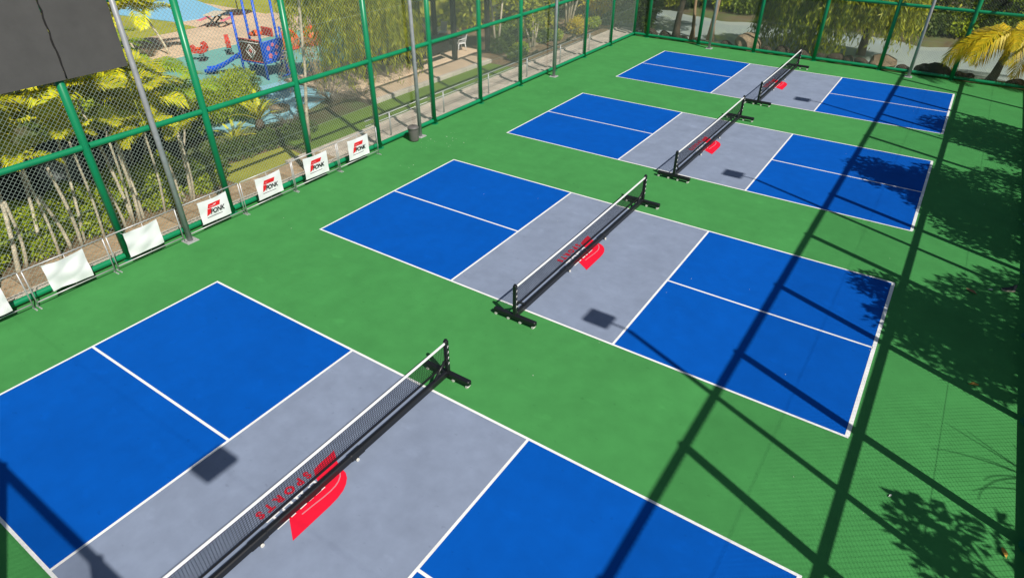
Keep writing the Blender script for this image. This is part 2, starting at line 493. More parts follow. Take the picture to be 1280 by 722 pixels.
# four pickleball courts, painted on
LX, WY, NZ, LW = 6.954, 6.10, 2.232, 0.052
COURTS = [(-0.056, -9.389), (0.0, 0.0), (0.051, 9.346), (0.116, 18.712)]
sport_me = text_mesh('SPORTS', 0.21, 'logo_red', spacing=1.62, depth=0.001, bold=0.011)
def paint_court(ox, oy):
    e = bpy.data.objects.new('pickleball_court', None); COL.objects.link(e); struct(e)
    e.location = (ox, oy, 0)
    def sh(name, m, x0, y0, x1, y1, z):
        b = MB(); b.sheet([(x0, y0), (x1, y0), (x1, y1), (x0, y1)], z); return b.build(name, m, e, org=(0, 0, 0))
    for s in (-1, 1):
        a, b = sorted((s*NZ, s*LX))
        sh('service_box', 'court_blue', a, 0, b, WY/2, 0.004)
        sh('service_box', 'court_blue', a, WY/2, b, WY, 0.004)
    sh('kitchen_zone', 'court_grey', -NZ, 0, NZ, WY, 0.004)
    h = LW/2
    for y in (0, WY): sh('side_line', 'line_white', -LX-h, y-h, LX+h, y+h, 0.008)
    for x in (-LX, LX): sh('base_line', 'line_white', x-h-(0.012 if x > 0 else 0), h+0.0, x+h+(0.012 if x > 0 else 0), WY-h, 0.008)
    for x in (-NZ, NZ): sh('kitchen_line', 'line_white', x-h, h, x+h, WY-h, 0.008)
    for s in (-1, 1):
        a, b = sorted((s*(NZ+h), s*(LX-h)))
        sh('centre_line', 'line_white', a, WY/2-h, b, WY/2+h, 0.008)
    # painted emblem, reads from the garden side
    poly = [(.34, 2.34), (.337, 3.10), (.325, 3.27), (.29, 3.43), (.23, 3.55), (.15, 3.65), (.05, 3.715), (-.10, 3.745), (-.25, 3.80), (-.49, 3.95),
            (-.465, 3.60), (-.45, 3.45), (-.30, 3.36), (-.15, 3.30), (-.14, 2.70), (-.05, 2.59)]
    b = MB(); b.sheet(poly, 0.008); b.build('emblem', 'logo_red', e, org=(0, 0, 0))
    cur = [(.085, 2.74), (.10, 2.95), (.12, 3.15), (.125, 3.30), (.115, 3.42), (.085, 3.52), (.03, 3.61), (-.05, 3.68)]
    b = MB()
    b.sheet([(x+.011, y) for x, y in cur] + [(x-.011, y-.004) for x, y in reversed(cur)], 0.012)
    b.build('emblem_stripe', 'logo_pink', e, org=(0, 0, 0))
    b = MB()
    for y0, y1 in ((2.34, 2.57), (2.61, 2.70), (2.79, 2.92), (2.97, 3.06), (3.11, 3.31)): b.sheet([(-.045, y0), (-.005, y0), (-.005, y1), (-.045, y1)], 0.012)
    for y0, y1 in ((2.32, 2.57), (2.63, 2.81), (2.86, 3.05), (3.19, 3.30)): b.sheet([(-.285, y0), (-.245, y0), (-.245, y1), (-.285, y1)], 0.012)
    for y in (2.43, 2.61, 2.77, 2.88, 2.99, 3.14, 3.26): b.sheet([(-.245, y), (-.045, y), (-.045, y+.04), (-.245, y+.04)], 0.012)
    b.build('emblem_lettering', 'logo_white', e, org=(0, 0, 0))
    t = obj('lettering', sport_me, e); t.location = (-.46, 2.83, 0.012); t.rotation_euler = (0, 0, -PI/2)
for c in COURTS: paint_court(*c)

# ------------------------------------------------------------------ garden ground on the path side
def sheet_struct(name, m, poly, z, thick=None):
    b = MB()
    if thick: b.prism(poly, z-thick, z)
    else: b.sheet(poly, z)
    return struct(b.build(name, m))
sheet_struct('kerb', 'concrete', [(-10.36, -20), (-10.16, -20), (-10.16, 27.9), (-10.36, 27.9)], 0.10, 0.4)
pp = sheet_struct('garden_path', 'tile_joint', [(-11.45, -20), (-10.36, -20), (-10.36, 29.0), (-11.45, 29.0)], -0.01, 0.3)
slab = {}
y = -12.0; k = 0
while y < 28.4:
    ln = (0.62, 0.78, 0.55, 0.70)[k % 4]
    brown = y < 3.2
    key = (ln, brown)
    if key not in slab:
        b = MB(); b.bbox((0, 0.008, -0.03), (1.06, ln-0.008, 0.022), 0.008)
        slab[key] = b.mesh('paving_slab', 'paver_brown' if brown else 'paver')
    o = obj('paving_slab', slab[key], pp, (-11.435, y, 0.012*random.random()))
    o.rotation_euler = (random.uniform(-.006, .006), random.uniform(-.004, .004), random.uniform(-.006, .006))
    y += ln; k += 1
sheet_struct('kerb', 'concrete', [(-11.60, 2.6), (-11.45, 2.6), (-11.45, 28.5), (-11.60, 28.5)], 0.09, 0.4)
sheet_struct('soil_bed', 'soil', [(-14.6, -20), (-11.46, -20), (-11.46, 1.4), (-11.9, 3.6), (-14.6, 3.6)], -0.02, 0.3)
sheet_struct('lawn', 'lawn', [(-13.2, 0.6), (-11.46, 0.6), (-11.61, 3.4), (-12.9, 3.6)], 0.0, 0.2)
sheet_struct('turf_strip', 'turf', [(-13.6, 3.9), (-11.61, 3.9), (-11.61, 17.2), (-13.3, 17.2), (-13.55, 14), (-13.6, 9.5)], 0.01, 0.3)
sheet_struct('soil_bed', 'soil', [(-20, 17.2), (-11.61, 17.2), (-11.61, 29), (-20, 29)], -0.01, 0.3)
# raised patio in slabs
pa = sheet_struct('patio', 'tile_joint', [(-19.5, 9.0), (-13.75, 9.0), (-13.65, 14), (-13.45, 17.6), (-19.5, 20.5)], 0.10, 0.4)
pat_me = {}
for i in range(4):
    for j in range(9):
        x0 = -19.4+1.42*i; y0 = 9.05+1.22*j
        if y0 + 1.2 > 17.4 + (x0+13.5)*-0.5: continue
        if 'p' not in pat_me:
            b = MB(); b.bbox((0.01, 0.01, 0.02), (1.41, 1.21, 0.12), 0.01); pat_me['p'] = b.mesh('patio_slab', 'tile_tan')
        o = obj('patio_slab', pat_me['p'], pa, (x0, y0, 0.0))
for j in range(8):
    b = MB(); b.bbox((-13.74+0.02*j, 9.0+1.05*j, 0.0), (-13.50+0.02*j, 9.0+1.05*j+1.04, 0.17), 0.015)
    b.build('kerb_block', 'concrete', pa, org=(0, 0, 0))
# playground floors
sheet_struct('playground_floor', 'rubber_teal', [(-27.6, 3.5), (-20.6, 1.5), (-19.6, 9.0), (-18.8, 14), (-21.0, 19), (-27.6, 19)], 0.02, 0.3)
sheet_struct('playground_floor', 'rubber_blue', [(-20.58, 1.5), (-16.3, 2.5), (-15.2, 6.0), (-16.2, 9.2), (-19.52, 9.6), (-19.60, 9.0)], 0.016, 0.3)
tp = sheet_struct('plaza', 'tile_joint', [(-33.4, 2), (-27.64, 2), (-27.64, 20), (-33.4, 20)], -0.01, 0.3)
b = MB(); b.bbox((0.015, 0.015, -0.02), (1.42, 1.42, 0.02), 0.008); tile_me = b.mesh('paving_tile', 'tile_tan')
for i in range(4):
    for j in range(12):
        obj('paving_tile', tile_me, tp, (-33.4+1.435*i, 2.3+1.435*j, 0.0))
sheet_struct('lawn', 'lawn', [(-48, 0), (-33.42, 0), (-33.42, 13.8), (-48, 13.8)], -0.02, 0.2)
sheet_struct('plaza', 'tile_tan', [(-48, 13.8), (-33.42, 13.8), (-33.42, 19), (-48, 19)], -0.015, 0.2)
sheet_struct('lawn', 'lawn', [(-48, 19.02), (-24, 19.02), (-24, 30), (-48, 30)], -0.02, 0.2)

# ================================================================== NETS
def strip(Q, a, b, w, n):
    """thin four-sided strand between a and b"""
    a = np.array(a, float); b = np.array(b, float); d = unit(b-a)
    u = unit(np.cross(d, n))*w*0.5; v = np.array(n, float)*w*0.5
    for s0, s1 in ((u+v, u-v), (u-v, -u-v), (-u-v, -u+v), (-u+v, u+v)):
        Q.append([a+s0, a+s1, b+s1, b+s0])

YA, YB = -0.47, WY+0.47
def make_net():
    root = thing('pickleball_net', 'portable black net', 'net', (0, 0, 0), group='portable nets across the courts')
    # mesh of strands
    Q = []
    z0, z1 = 0.385, 0.905
    ns = int((YB-YA)/0.047)
    for i in range(1, ns):
        y = YA + (YB-YA)*i/ns
        sagz = 0.03*math.sin(PI*i/ns)
        strip(Q, (0, y, z0), (0, y, z1-sagz), 0.0044, (1, 0, 0))
    nr = 11
    for j in range(nr+1):
        segs = 8
        for s in range(segs):
            ya, yb = YA+(YB-YA)*s/segs, YA+(YB-YA)*(s+1)/segs
            za = z0+(z1-0.03*math.sin(PI*s/segs)-z0)*j/nr; zb = z0+(z1-0.03*math.sin(PI*(s+1)/segs)-z0)*j/nr
            strip(Q, (0, ya, za), (0, yb, zb), 0.0044 if j else 0.022, (1, 0, 0))
    obj('net_mesh', quads('net_mesh', np.array(Q), 'net_black'), root)
    # white tape along the top
    b = MB()
    n = 16
    P = [(YA+0.02+(YB-YA-0.04)*i/n, 0.925-0.03*math.sin(PI*i/n)) for i in range(n+1)]
    for i in range(n):
        (ya, za), (yb, zb) = P[i], P[i+1]
        b.add([(-.014, ya, za-.034), (.014, ya, za-.034), (.010, ya, za+.006), (-.010, ya, za+.006),
               (-.014, yb, zb-.034), (.014, yb, zb-.034), (.010, yb, zb+.006), (-.010, yb, zb+.006)],
              [(0, 1, 5, 4), (1, 2, 6, 5), (2, 3, 7, 6), (3, 0, 4, 7)])
    b.build('top_tape', 'tape_white', root)
    # bottom beam, one piece in two halves with a sleeve
    b = MB(); b.bbox((-.042, YA+.043, .10), (.042, YB-.043, .225), .016); b.build('bottom_beam', 'steel_black', root)
    for y in (2.0, WY/2, 4.05):
        b = MB(); b.bbox((-.050, y-.16, .093), (.050, y+.16, .233), .016); b.build('beam_sleeve', 'steel_black', root)
    for y in (2.02, 4.02):
        f = MB(); f.box((-.03, y-.04, .045), (.03, y+.04, .0915)); f = f.build('caster_fork', 'steel_black', root)
        w = MB(); w.tube([(.018, y, .032), (.050, y, .032)], .032, 12); w.build('wheel', 'caster_white', f)
    for y, s in ((YA, 1), (YB, -1)):
        b = MB(); b.bbox((-.042, y-.042, .0905), (.042, y+.042, .965), .010); p = b.build('post', 'steel_black', root)
        b = MB(); b.tube([(0, y, .966), (0, y, .985)], .036, 10); b.build('post_cap', 'steel_black', p)
        for z in (.38, .52, .66, .80):
            b = MB(); b.tube([(.044, y-.012, z), (.044, y+.014, z+.05)], .006, 6); b.build('lacing', 'tape_white', p)
        b = MB(); b.tube([(.0, y+s*.044, .55), (.05, y+s*.055, .50), (.03, y+s*.06, .40), (-.02, y+s*.05, .42)], .008, 6); b.build('strap', 'net_black', p)
        # foot across the net line, on casters
        b = MB(); b.bbox((-.56, y-.055, .09), (.56, y+.055, .185), .016)
        g = b.build('foot_beam', 'steel_black', root)
        for x in (-.50, -.16, .16, .50):
            f = MB(); f.box((x-.028, y-.024, .04), (x+.028, y+.024, .0895)); f = f.build('caster_fork', 'steel_black', root)
            w = MB(); w.tube([(x, y-.05, .034), (x, y+.05, .034)], .034, 12); w.build('wheel', 'caster_white', f)
        b = MB(); b.tube([(0, y+s*.42, .215), (0, y+s*.06, .50)], .028, 8); b.build('brace', 'steel_black', root)
    return root
net0 = make_net()
net_labels = ['portable black net with white tape on the court farthest from the pond',
              'portable black net with white tape on the second court counted away from the pond, third net',
              'portable black net with white tape on the court next to the pondside court',
              'portable black net with white tape on the court closest to the pond']
net_labels[1] = 'portable black net on the court two away from the pondside court'
for i, (ox, oy) in enumerate(COURTS):
    if i == 0:
        net0.location = (ox, oy, 0); net0['label'] = net_labels[0]
    else:
        dup(net0, (ox, oy, 0), (0, .004, -.003, .002)[i], net_labels[i])

# ================================================================== FENCES
def chain_mesh(w, h, name, wire=0.0043):
    """diagonal wires of a chain-link panel, in the local X/Z plane, origin at the lower left corner"""
    Q = []
    p = 0.078*math.sqrt(2)
    for s in (-1, 1):
        off = 0.0035*s
        c0 = 0.0 if s == 1 else -0.0
        n = int((w+h)/p)+1
        for i in range(1, n):
            c = i*p
            if s == 1:      # x + z = c
                x0 = max(0.0, c-h); x1 = min(w, c)
                if x1-x0 < 0.02: continue
                a, b = (x0, off, c-x0), (x1, off, c-x1)
            else:           # z - x = c - w
                x0 = max(0.0, w-c); x1 = min(w, w-c+h)
                if x1-x0 < 0.02: continue
                a, b = (x0, off, x0+c-w), (x1, off, x1+c-w)
            strip(Q, a, b, wire, (0, 1, 0))
    for z in (h*0.5,):
        strip(Q, (0, 0.008, z), (w, 0.008, z), 0.0045, (0, 1, 0))
    return quads(name, np.array(Q), 'wire')

RP, RR = 0.095, 0.075
ZB, ZM, ZT = 0.13, 3.07, 6.06
mesh_cache = {}
def fence(name, label, p0, p1, posts, wire=0.0043):
    """p0->p1 straight run; posts = distances along it"""
    root = thing(name, label, 'fence', (p0[0], p0[1], 0))
    d = Vector((p1[0]-p0[0], p1[1]-p0[1], 0)); L = d.length; d.normalize()
    root.rotation_euler = (0, 0, math.atan2(d.y, d.x))
    pm = MB(); pm.tube([(0, 0, 0.0), (0, 0, ZT+0.04)], RP, 14); pm = pm.mesh('post', 'fence_green')
    cm = MB(); cm.lathe([(RP+.004, 0), (RP*0.8, .035), (RP*0.3, .055)], 14); cm = cm.mesh('post_cap', 'fence_green')
    fl = MB(); fl.lathe([(RP+.07, 0.001), (RP+.07, .016)], 14, smooth=False); fl = fl.mesh('flange', 'fence_green')
    for t in posts:
        o = obj('post', pm, root, (t, 0, 0))
        obj('post_cap', cm, o, (0, 0, ZT+0.041))
        obj('flange', fl, o, (0, 0, 0.0))
    for i in range(len(posts)-1):
        a, b = posts[i], posts[i+1]
        for z, r in ((ZB, RR), (ZM, RR), (ZT, RR)):
            key = ('rail', round(b-a, 3))
            if key not in mesh_cache:
                m = MB(); m.tube([(RP*0.9, 0, 0), (b-a-RP*0.9, 0, 0)], RR, 12, caps=False); mesh_cache[key] = m.mesh('rail', 'fence_green')
            obj('rail', mesh_cache[key], root, (a, 0, z))
        for za, zb in ((ZB+RR, ZM-RR), (ZM+RR, ZT-RR)):
            key = ('wire', round(b-a, 3), round(zb-za, 3), wire)
            if key not in mesh_cache: mesh_cache[key] = chain_mesh(b-a-2*RP, zb-za, 'chain_link', wire)
            obj('chain_link', mesh_cache[key], root, (a+RP, 0, za))
    return root
posts_left = [27.30-3.12*k for k in range(12, -1, -1)]
posts_left = [max(p, -11.0) for p in posts_left]
P = [p+11.0 for p in posts_left]
if P[0] > 0.5: P = [0.0]+P
P = sorted(set([round(p, 3) for p in P]))
fence('chain_link_fence', 'tall green pipe and chain link fence between the courts and the garden path', (XL, -11.0), (XL, 27.3), P, wire=0.0047)
PF = [0.0] + [-9.01+3.155*k+9.9 for k in range(0, 6)] + [9.88-XL]
fence('chain_link_fence', 'tall green pipe and chain link fence between the courts and the pond', (XL, 27.34), (9.88, 27.34), PF, wire=0.0036)
PRr = sorted([2.26-3.12*k for k in range(0, 5)] + [2.26+3.12*k for k in range(1, 9)])
PRr = [p+11.0 for p in PRr if p+11.0 > 0.4]
fence('chain_link_fence', 'tall green pipe and chain link fence whose shadow bars fall across the courts', (9.66, -11.0), (9.88, 27.3), [0.0]+PRr, wire=0.003)
PN = [0.0] + [0.12+3.14*k+9.9 for k in range(-3, 3)] + [XR-XL]
fence('chain_link_fence', 'tall green pipe and chain link fence on the side farthest from the pond', (XL, -11.04), (XR, -11.04), PN)

# dark boards hung on the upper half of the path side fence
for i, (ya, yb) in enumerate(((-6.88, -3.785), (-3.765, -2.40))):
    b = MB(); b.bbox((XL+RP+0.012, ya, 4.63), (XL+RP+0.045, yb, 6.5), 0.006)
    o = b.build('board_panel', 'board')
    tag(o, ['wide dark grey board fixed high on the green fence', 'narrower dark grey board ending beside the grey floodlight pole'][i], 'board')
    if i == 1:
        pts = []
        r = random.Random(3)
        for k in range(14):
            pts.append((XL+RP+0.05, -3.775+r.uniform(-.02, .02), 4.66+k*0.138))
        b = MB(); b.tube(pts, [0.012+0.012*r.random() for _ in pts], 5); b.build('seam_sealant', 'board_seam', o, org=(0, 0, 0))

# ================================================================== FLOODLIGHT POLES
def light_pole(loc, rz, label, H=9.07):
    root = thing('floodlight_pole', label, 'light pole', loc, rz, 'floodlight poles round the courts')
    # local +X points into the courts
    b = MB(); b.tube([(0, 0, 0.02), (0, 0, 3.2), (0, 0, H-0.1)], [.075, .07, .055], 12); b.build('pole', 'galv', root, org=(0, 0, 0))
    b = MB(); b.bbox((-.17, -.17, 0.001), (.17, .17, .022), .006); p = b.build('base_plate', 'galv_light', root, org=(0, 0, 0))
    for sx in (-1, 1):
        for sy_ in (-1, 1):
            b = MB(); b.tube([(sx*.12, sy_*.12, .022), (sx*.12, sy_*.12, .05)], .016, 6); b.build('bolt', 'galv_light', p, org=(0, 0, 0))
    b = MB(); b.tube([(0, 0, H-0.12), (.12, 0, H-.02), (.42, 0, H)], .03, 8); b.build('arm', 'galv', root, org=(0, 0, 0))
    b = MB(); b.bbox((.40, -.26, H-.03), (1.0, .26, H+.06), .02); f = b.build('floodlight', 'lamp_dark', root, org=(0, 0, 0))
    b = MB(); b.box((.43, -.23, H-.036), (.97, .23, H-.0305)); b.build('lens', 'lamp_lens', f, org=(0, 0, 0))
    return root
light_pole((-9.42, -2.45, 0), 0, 'grey floodlight pole standing between the blank white banners and the printed ones')
light_pole((-9.42, 7.18, 0), 0, 'grey floodlight pole with the round grey bin at its foot')
light_pole((-9.36, 17.0, 0), 0, 'grey floodlight pole by the garden path, opposite the slim pale trunks')
light_pole((-5.0, 26.75, 0), -PI/2, 'grey floodlight pole at the pond fence near the dark leaning trunk')
light_pole((5.0, 26.75, 0), -PI/2, 'grey floodlight pole at the pond fence near the coconut palm')
for yy, w in ((-2.5, 'shading the court two away from the pondside one'), (7.25, 'shading the court beside the pondside court'), (16.95, 'shading the pondside court')):
    light_pole((9.72+0.20, yy, 0), PI, 'floodlight pole outside the tree side fence '+w)
hl = thing('hanging_floodlight', 'dark floodlight hung on an added thin cable over the court farthest from the pond', 'floodlight', (5.62, -9.99, 9.07))
b = MB(); b.bbox((-.26, -.31, -.04), (.26, .31, .06), .02); b.build('housing', 'lamp_dark', hl, org=(0, 0, 0))
b = MB(); b.box((-.23, -.28, -.046), (.23, .28, -.0405)); b.build('lens', 'lamp_lens', hl, org=(0, 0, 0))
b = MB(); b.tube([(-22, 0, .25), (-10, 0, .14), (0, 0, .08), (10.5, 0, .25)], .003, 5); b.build('cable', 'galv', hl, org=(0, 0, 0))  # unseen cable and masts, added to carry the lamp without a pole's shadow
for x in (-22, 10.5):
    b = MB(); b.tube([(x, 0, -9.1), (x, 0, .3)], .06, 10); b.build('added_mast', 'galv', hl, org=(0, 0, 0))

# ================================================================== BARRIERS AND BANNERS
def make_barrier(L):
    root = thing('crowd_barrier', 'low pipe barrier', 'barrier', (0, 0, 0), group='low pipe barriers along the garden side fence')
    r = .016
    def tb(name, *pts, rad=r):
        b = MB(); b.tube(list(pts), rad, 8); return b.build(name, 'galv_light', root, org=(0, 0, 0))
    tb('end_post', (0, .02, .03), (0, .02, .985)); tb('end_post', (0, L-.02, .03), (0, L-.02, .985))
    tb('top_rail', (0, .02, 1.0), (0, L-.02, 1.0)); tb('bottom_rail', (0, .037, .14), (0, L-.037, .14))
    tb('upright', (0, L*.5, .157), (0, L*.5, .983), rad=.009)
    for y in (.02, L-.02):
        b = MB(); b.bbox((-.13, y-.016, .002), (.13, y+.016, .022), .005); b.build('foot', 'galv_light', root, org=(0, 0, 0))
    return root
BL = 1.85
by = [3.17, 1.30, -0.57, -2.44-0.0, -4.40, -6.30, -8.20]
blab = ['low pipe barrier whose printed banner hangs closest to the grey bin', 'low pipe barrier holding the printed banner second from the grey bin',
        'low pipe barrier holding the printed banner third from the grey bin', 'low pipe barrier with the printed banner next to the floodlight pole',
        'low pipe barrier with the blank banner next to the floodlight pole', 'low pipe barrier with the creased blank banner two barriers from the floodlight pole',
        'low pipe barrier with a blank banner three barriers past the floodlight pole']
bar0 = make_barrier(BL)
bar0.location = (-9.5, by[0], 0); bar0['label'] = blab[0]
for i in range(1, 7): dup(bar0, (-9.5+random.uniform(-.02, .02), by[i], 0), 0.0, blab[i])

logo_text = text_mesh('PONK', 0.185, 'ink_black', shear=0.25, spacing=0.90, depth=0.0008, bold=0.004)
def banner(y0, y1, zt0, zt1, zb0, zb1, label, printed, seed, crease=0.010):
    root = thing('banner', label, 'banner', (-9.455, y0, 0), group='white banners tied to the pipe barriers')
    r = np.random.default_rng(seed)
    n, m = 26, 18
    ph = r.random(6)*6
    def disp(u, v):
        return crease*(math.sin(5*u+3*v+ph[0])*0.8+math.sin(11*u-4*v+ph[1])*0.5+math.sin(3*u+9*v+ph[2])*0.5 + 0.7*abs(math.sin(4*u-6*v+ph[3])))
    def pt(u, v, k=0.0):
        y = (y1-y0)*u; zt = zt0+(zt1-zt0)*u - 0.03*math.sin(PI*u); zb = zb0+(zb1-zb0)*u
        return (0.02+disp(u, v)+k, y, zb+(zt-zb)*v)
    V = [pt(i/n, j/m) for j in range(m+1) for i in range(n+1)] + [pt(i/n, j/m, -0.0025) for j in range(m+1) for i in range(n+1)]
    K = (n+1)*(m+1)
    F = []
    for j in range(m):
        for i in range(n):
            q = (j*(n+1)+i, j*(n+1)+i+1, (j+1)*(n+1)+i+1, (j+1)*(n+1)+i)
            F.append(q); F.append(tuple(K+a for a in reversed(q)))
    b = MB(); b.add(V, F, True); cl = b.build('cloth', 'banner_white', root, org=(0, 0, 0))
    for u, v in ((0.01, .97), (.99, .97), (.01, .03), (.99, .03)):
        p = pt(u, v)
        b = MB(); b.tube([p, (-.045, p[1]+(.03 if u > .5 else -.03), p[2]+(.03 if v > .5 else -.06))], .005, 5); b.build('tie', 'galv_light', root, org=(0, 0, 0))
    if printed:
        W = y1-y0; H = (zt0+zt1-zb0-zb1)/2; zc = (zt0+zt1+zb0+zb1)/4
        def flat(poly, name, m_, k):
            bb = MB(); bb.add([(0.02+k+disp(a, c_), a*W, zc+(c_-.5)*H) for a, c_ in poly], [tuple(range(len(poly)))]); bb.build(name, m_, root, org=(0, 0, 0))
        # red slanted emblem
        def rows(a0, a1, c0, c1, sl, name, m_, k, n_=8):
            lo = [(a0+(a1-a0)*t/n_, c0) for t in range(n_+1)]
            hi = [(a0+(a1-a0)*t/n_+sl, c1) for t in range(n_, -1, -1)]
            flat(lo+hi, name, m_, k)
        rows(.27, .69, .60, .78, .055, 'print_emblem', 'ink_red', .006)
        flat([(.20, .30), (.33, .36), (.36, .44), (.40, .58), (.26, .58), (.245, .50)], 'print_emblem', 'ink_red', .006)
        rows(.33, .52, .655, .685, .008, 'print_stripe', 'play_pink', .009, 4)
        rows(.19, .72, .215, .235, .0, 'print_tagline', 'ink_black', .006)
        t = obj('print_lettering', logo_text, root)
        t.location = (0.02+.016+crease, .565*W, zc-.07*H)
        t.rotation_euler = (PI/2, 0, PI/2)
        t.scale = (0.9*W/0.9, 1, 1)
    return root
banner(-1.96, -1.06, .93, .94, .26, .25, 'white banner with red and black print next to the floodlight pole', True, 1, .007)
banner(-0.09, 0.80, .93, .94, .25, .25, 'white banner with red and black print, third from the grey bin', True, 2, .007)
banner(1.70, 2.66, .95, .93, .25, .22, 'white banner with red and black print, second from the grey bin', True, 3, .007)
banner(3.58, 4.52, .93, .93, .24, .22, 'white banner with red and black print, closest to the grey bin', True, 4, .007)
banner(-4.02, -3.12, .94, .96, .25, .27, 'blank white banner, slightly creased, beside the floodlight pole', False, 5, .015)
banner(-5.90, -4.98, .96, .98, .27, .23, 'blank white banner with heavy creases, in front of the pale palm stems', False, 6, .022)
banner(-7.70, -6.78, .96, .96, .25, .25, 'blank white banner at the end of the barrier row farthest from the bin', False, 7, .015)

# grey bin
bn = thing('rubbish_bin', 'round grey plastic bin at the foot of a floodlight pole', 'bin', (-9.33, 6.72, 0))
b = MB(); b.lathe([(.165, 0.001), (.18, .05), (.20, .44), (.20, .47)], 20); b.build('body', 'bin', bn, org=(0, 0, 0))
b = MB(); b.lathe([(.215, .471), (.218, .51), (.17, .56), (.08, .575)], 20); l_ = b.build('lid', 'bin', bn, org=(0, 0, 0))
b = MB(); b.tube([(-.05, 0, .574), (-.03, 0, .60), (.03, 0, .60), (.05, 0, .574)], .009, 6); b.build('handle', 'lamp_dark', l_, org=(0, 0, 0))

# handrail outside the fence beside the path
hr = thing('handrail', 'grey metal handrail between the green fence and the paved path', 'handrail', (-10.22, 5.2, 0))
for k in range(6):
    b = MB(); b.tube([(-10.22, 6.45+3.15*k-0.0, .101), (-10.22, 6.45+3.15*k, .97)], .028, 8); b.build('post', 'galv_light', hr)
for z in (.985, .80):
    b = MB(); b.tube([(-10.22, 5.2, z), (-10.22, 22.5, z)], .018, 8); b.build('rail', 'galv_light', hr)

# ================================================================== SMALL THINGS ON THE COURT
def fallen_leaf(loc, rz, L, m_, label):
    n = 7
    V = []
    for i in range(n):
        t = i/(n-1); w = L*0.22*math.sin(PI*min(1, t*0.95+0.03))**0.8
        z = 0.02+0.05*L*math.sin(t*5)+0.12*L*t*t
        V += [(L*(t-.5), -w, z+0.25*w), (L*(t-.5), 0, z), (L*(t-.5), w, z+0.35*w)]
    F = []
    for i in range(n-1):
        F += [(3*i, 3*i+1, 3*i+4, 3*i+3), (3*i+1, 3*i+2, 3*i+5, 3*i+4)]
    b = MB(); b.add(V, F, True)
    b.tube([(-L*.62, .01, .02), (-L*.5, 0, .02)], .004, 4)
    o = b.build('fallen_leaf', m_)
    o.location = loc; o.rotation_euler = (0, 0, rz)
    return tag(o, label, 'leaf', 'dry leaves fallen on the court')
fallen_leaf((8.80, 2.90, 0.002), 0.3, .17, 'leaf_dry', 'curled orange dry leaf lying in a sunny gap of the tree shade')
fallen_leaf((9.37, -1.17, 0.002), 1.9, .17, 'leaf_dry', 'curled yellow dry leaf at the foot of the tree side fence')
fallen_leaf((8.57, 6.72, 0.002), 2.6, .26, 'leaf_brown', 'long brown dry leaf inside the dark tree shade')
fallen_leaf((8.97, 7.08, 0.002), 0.5, .10, 'paper', 'tiny pale scrap beside the dark shoe')
fallen_leaf((7.79, -0.99, 0.002), 1.2, .07, 'paper', 'tiny pale scrap alone on the sunny green surface')

Q = []
for k in range(22):
    x = -8.95+rng.random()*1.3; y = 6.4+rng.random()*1.5 if k < 15 else -3+rng.random()*12
    a = rng.random()*6; w = .008+.012*rng.random()
    Q.append([[x+w*math.cos(a+PI/2*q), y+w*math.sin(a+PI/2*q), .003+.004*(q % 2)] for q in range(4)])
for k in range(40):
    x = -9+rng.random()*18; y = -3+rng.random()*30; a = rng.random()*6; w = .005+.006*rng.random()
    Q.append([[x+w*math.cos(a+PI/2*q), y+w*math.sin(a+PI/2*q), .013+.004*(q % 2)] for q in range(4)])
fk = stuff(obj('debris_flakes', quads('debris_flakes', np.array(Q), 'paper')))
tag(fk, 'scattered pale flakes and specks on the court surface', 'debris')
sh = thing('shoe', 'dark grey shoe with pale sole standing on the green court', 'shoe', (9.33, 7.30, 0), 0.35)
b = MB(); b.prism([(-.14, -.035), (-.10, -.05), (.02, -.045), (.10, -.04), (.14, -.02), (.14, .03), (.08, .05), (-.02, .05), (-.10, .05), (-.14, .03)], .002, .035)
b.build('sole', 'shoe_sole', sh, org=(0, 0, 0))
b = MB()
secs = [(-.135, .028, .06), (-.09, .042, .075), (-.02, .042, .095), (.05, .040, .15), (.09, .036, .19), (.13, .028, .20)]
V = []
for x, w, h in secs:
    for k in range(8):
        t = PI*k/7
        V.append((x, w*math.cos(t), .0355+(h-.035)*math.sin(t)**0.7))
F = [(i*8+k, i*8+k+1, (i+1)*8+k+1, (i+1)*8+k) for i in range(5) for k in range(7)] + [tuple(range(8)), tuple(40+k for k in range(7, -1, -1))]
b.add(V, F, True); b.build('upper', 'shoe_dark', sh, org=(0, 0, 0))

# ================================================================== VEGETATION
def trunk_mb(pts, radii, n=9):
    b = MB(); b.tube(pts, radii, n); return b

FY = [frond_mesh('frond', 1.9, 30, .065, .62, .75, 'frond_yellow', seed=i, rise=.65) for i in range(3)]
FG = [frond_mesh('frond', 1.8, 28, .06, .55, .80, 'frond_green', seed=10+i, rise=.7) for i in range(2)]
FC = [frond_mesh('frond', 3.3, 40, .055, .85, .95, 'frond_gold', seed=20+i, rise=.66, sag=.55, vee=.1) for i in range(3)]
FD = [frond_mesh('dead_frond', 1.5, 16, .03, .35, 1.3, 'frond_dead', seed=30+i, rise=.15, sag=.7) for i in range(2)]

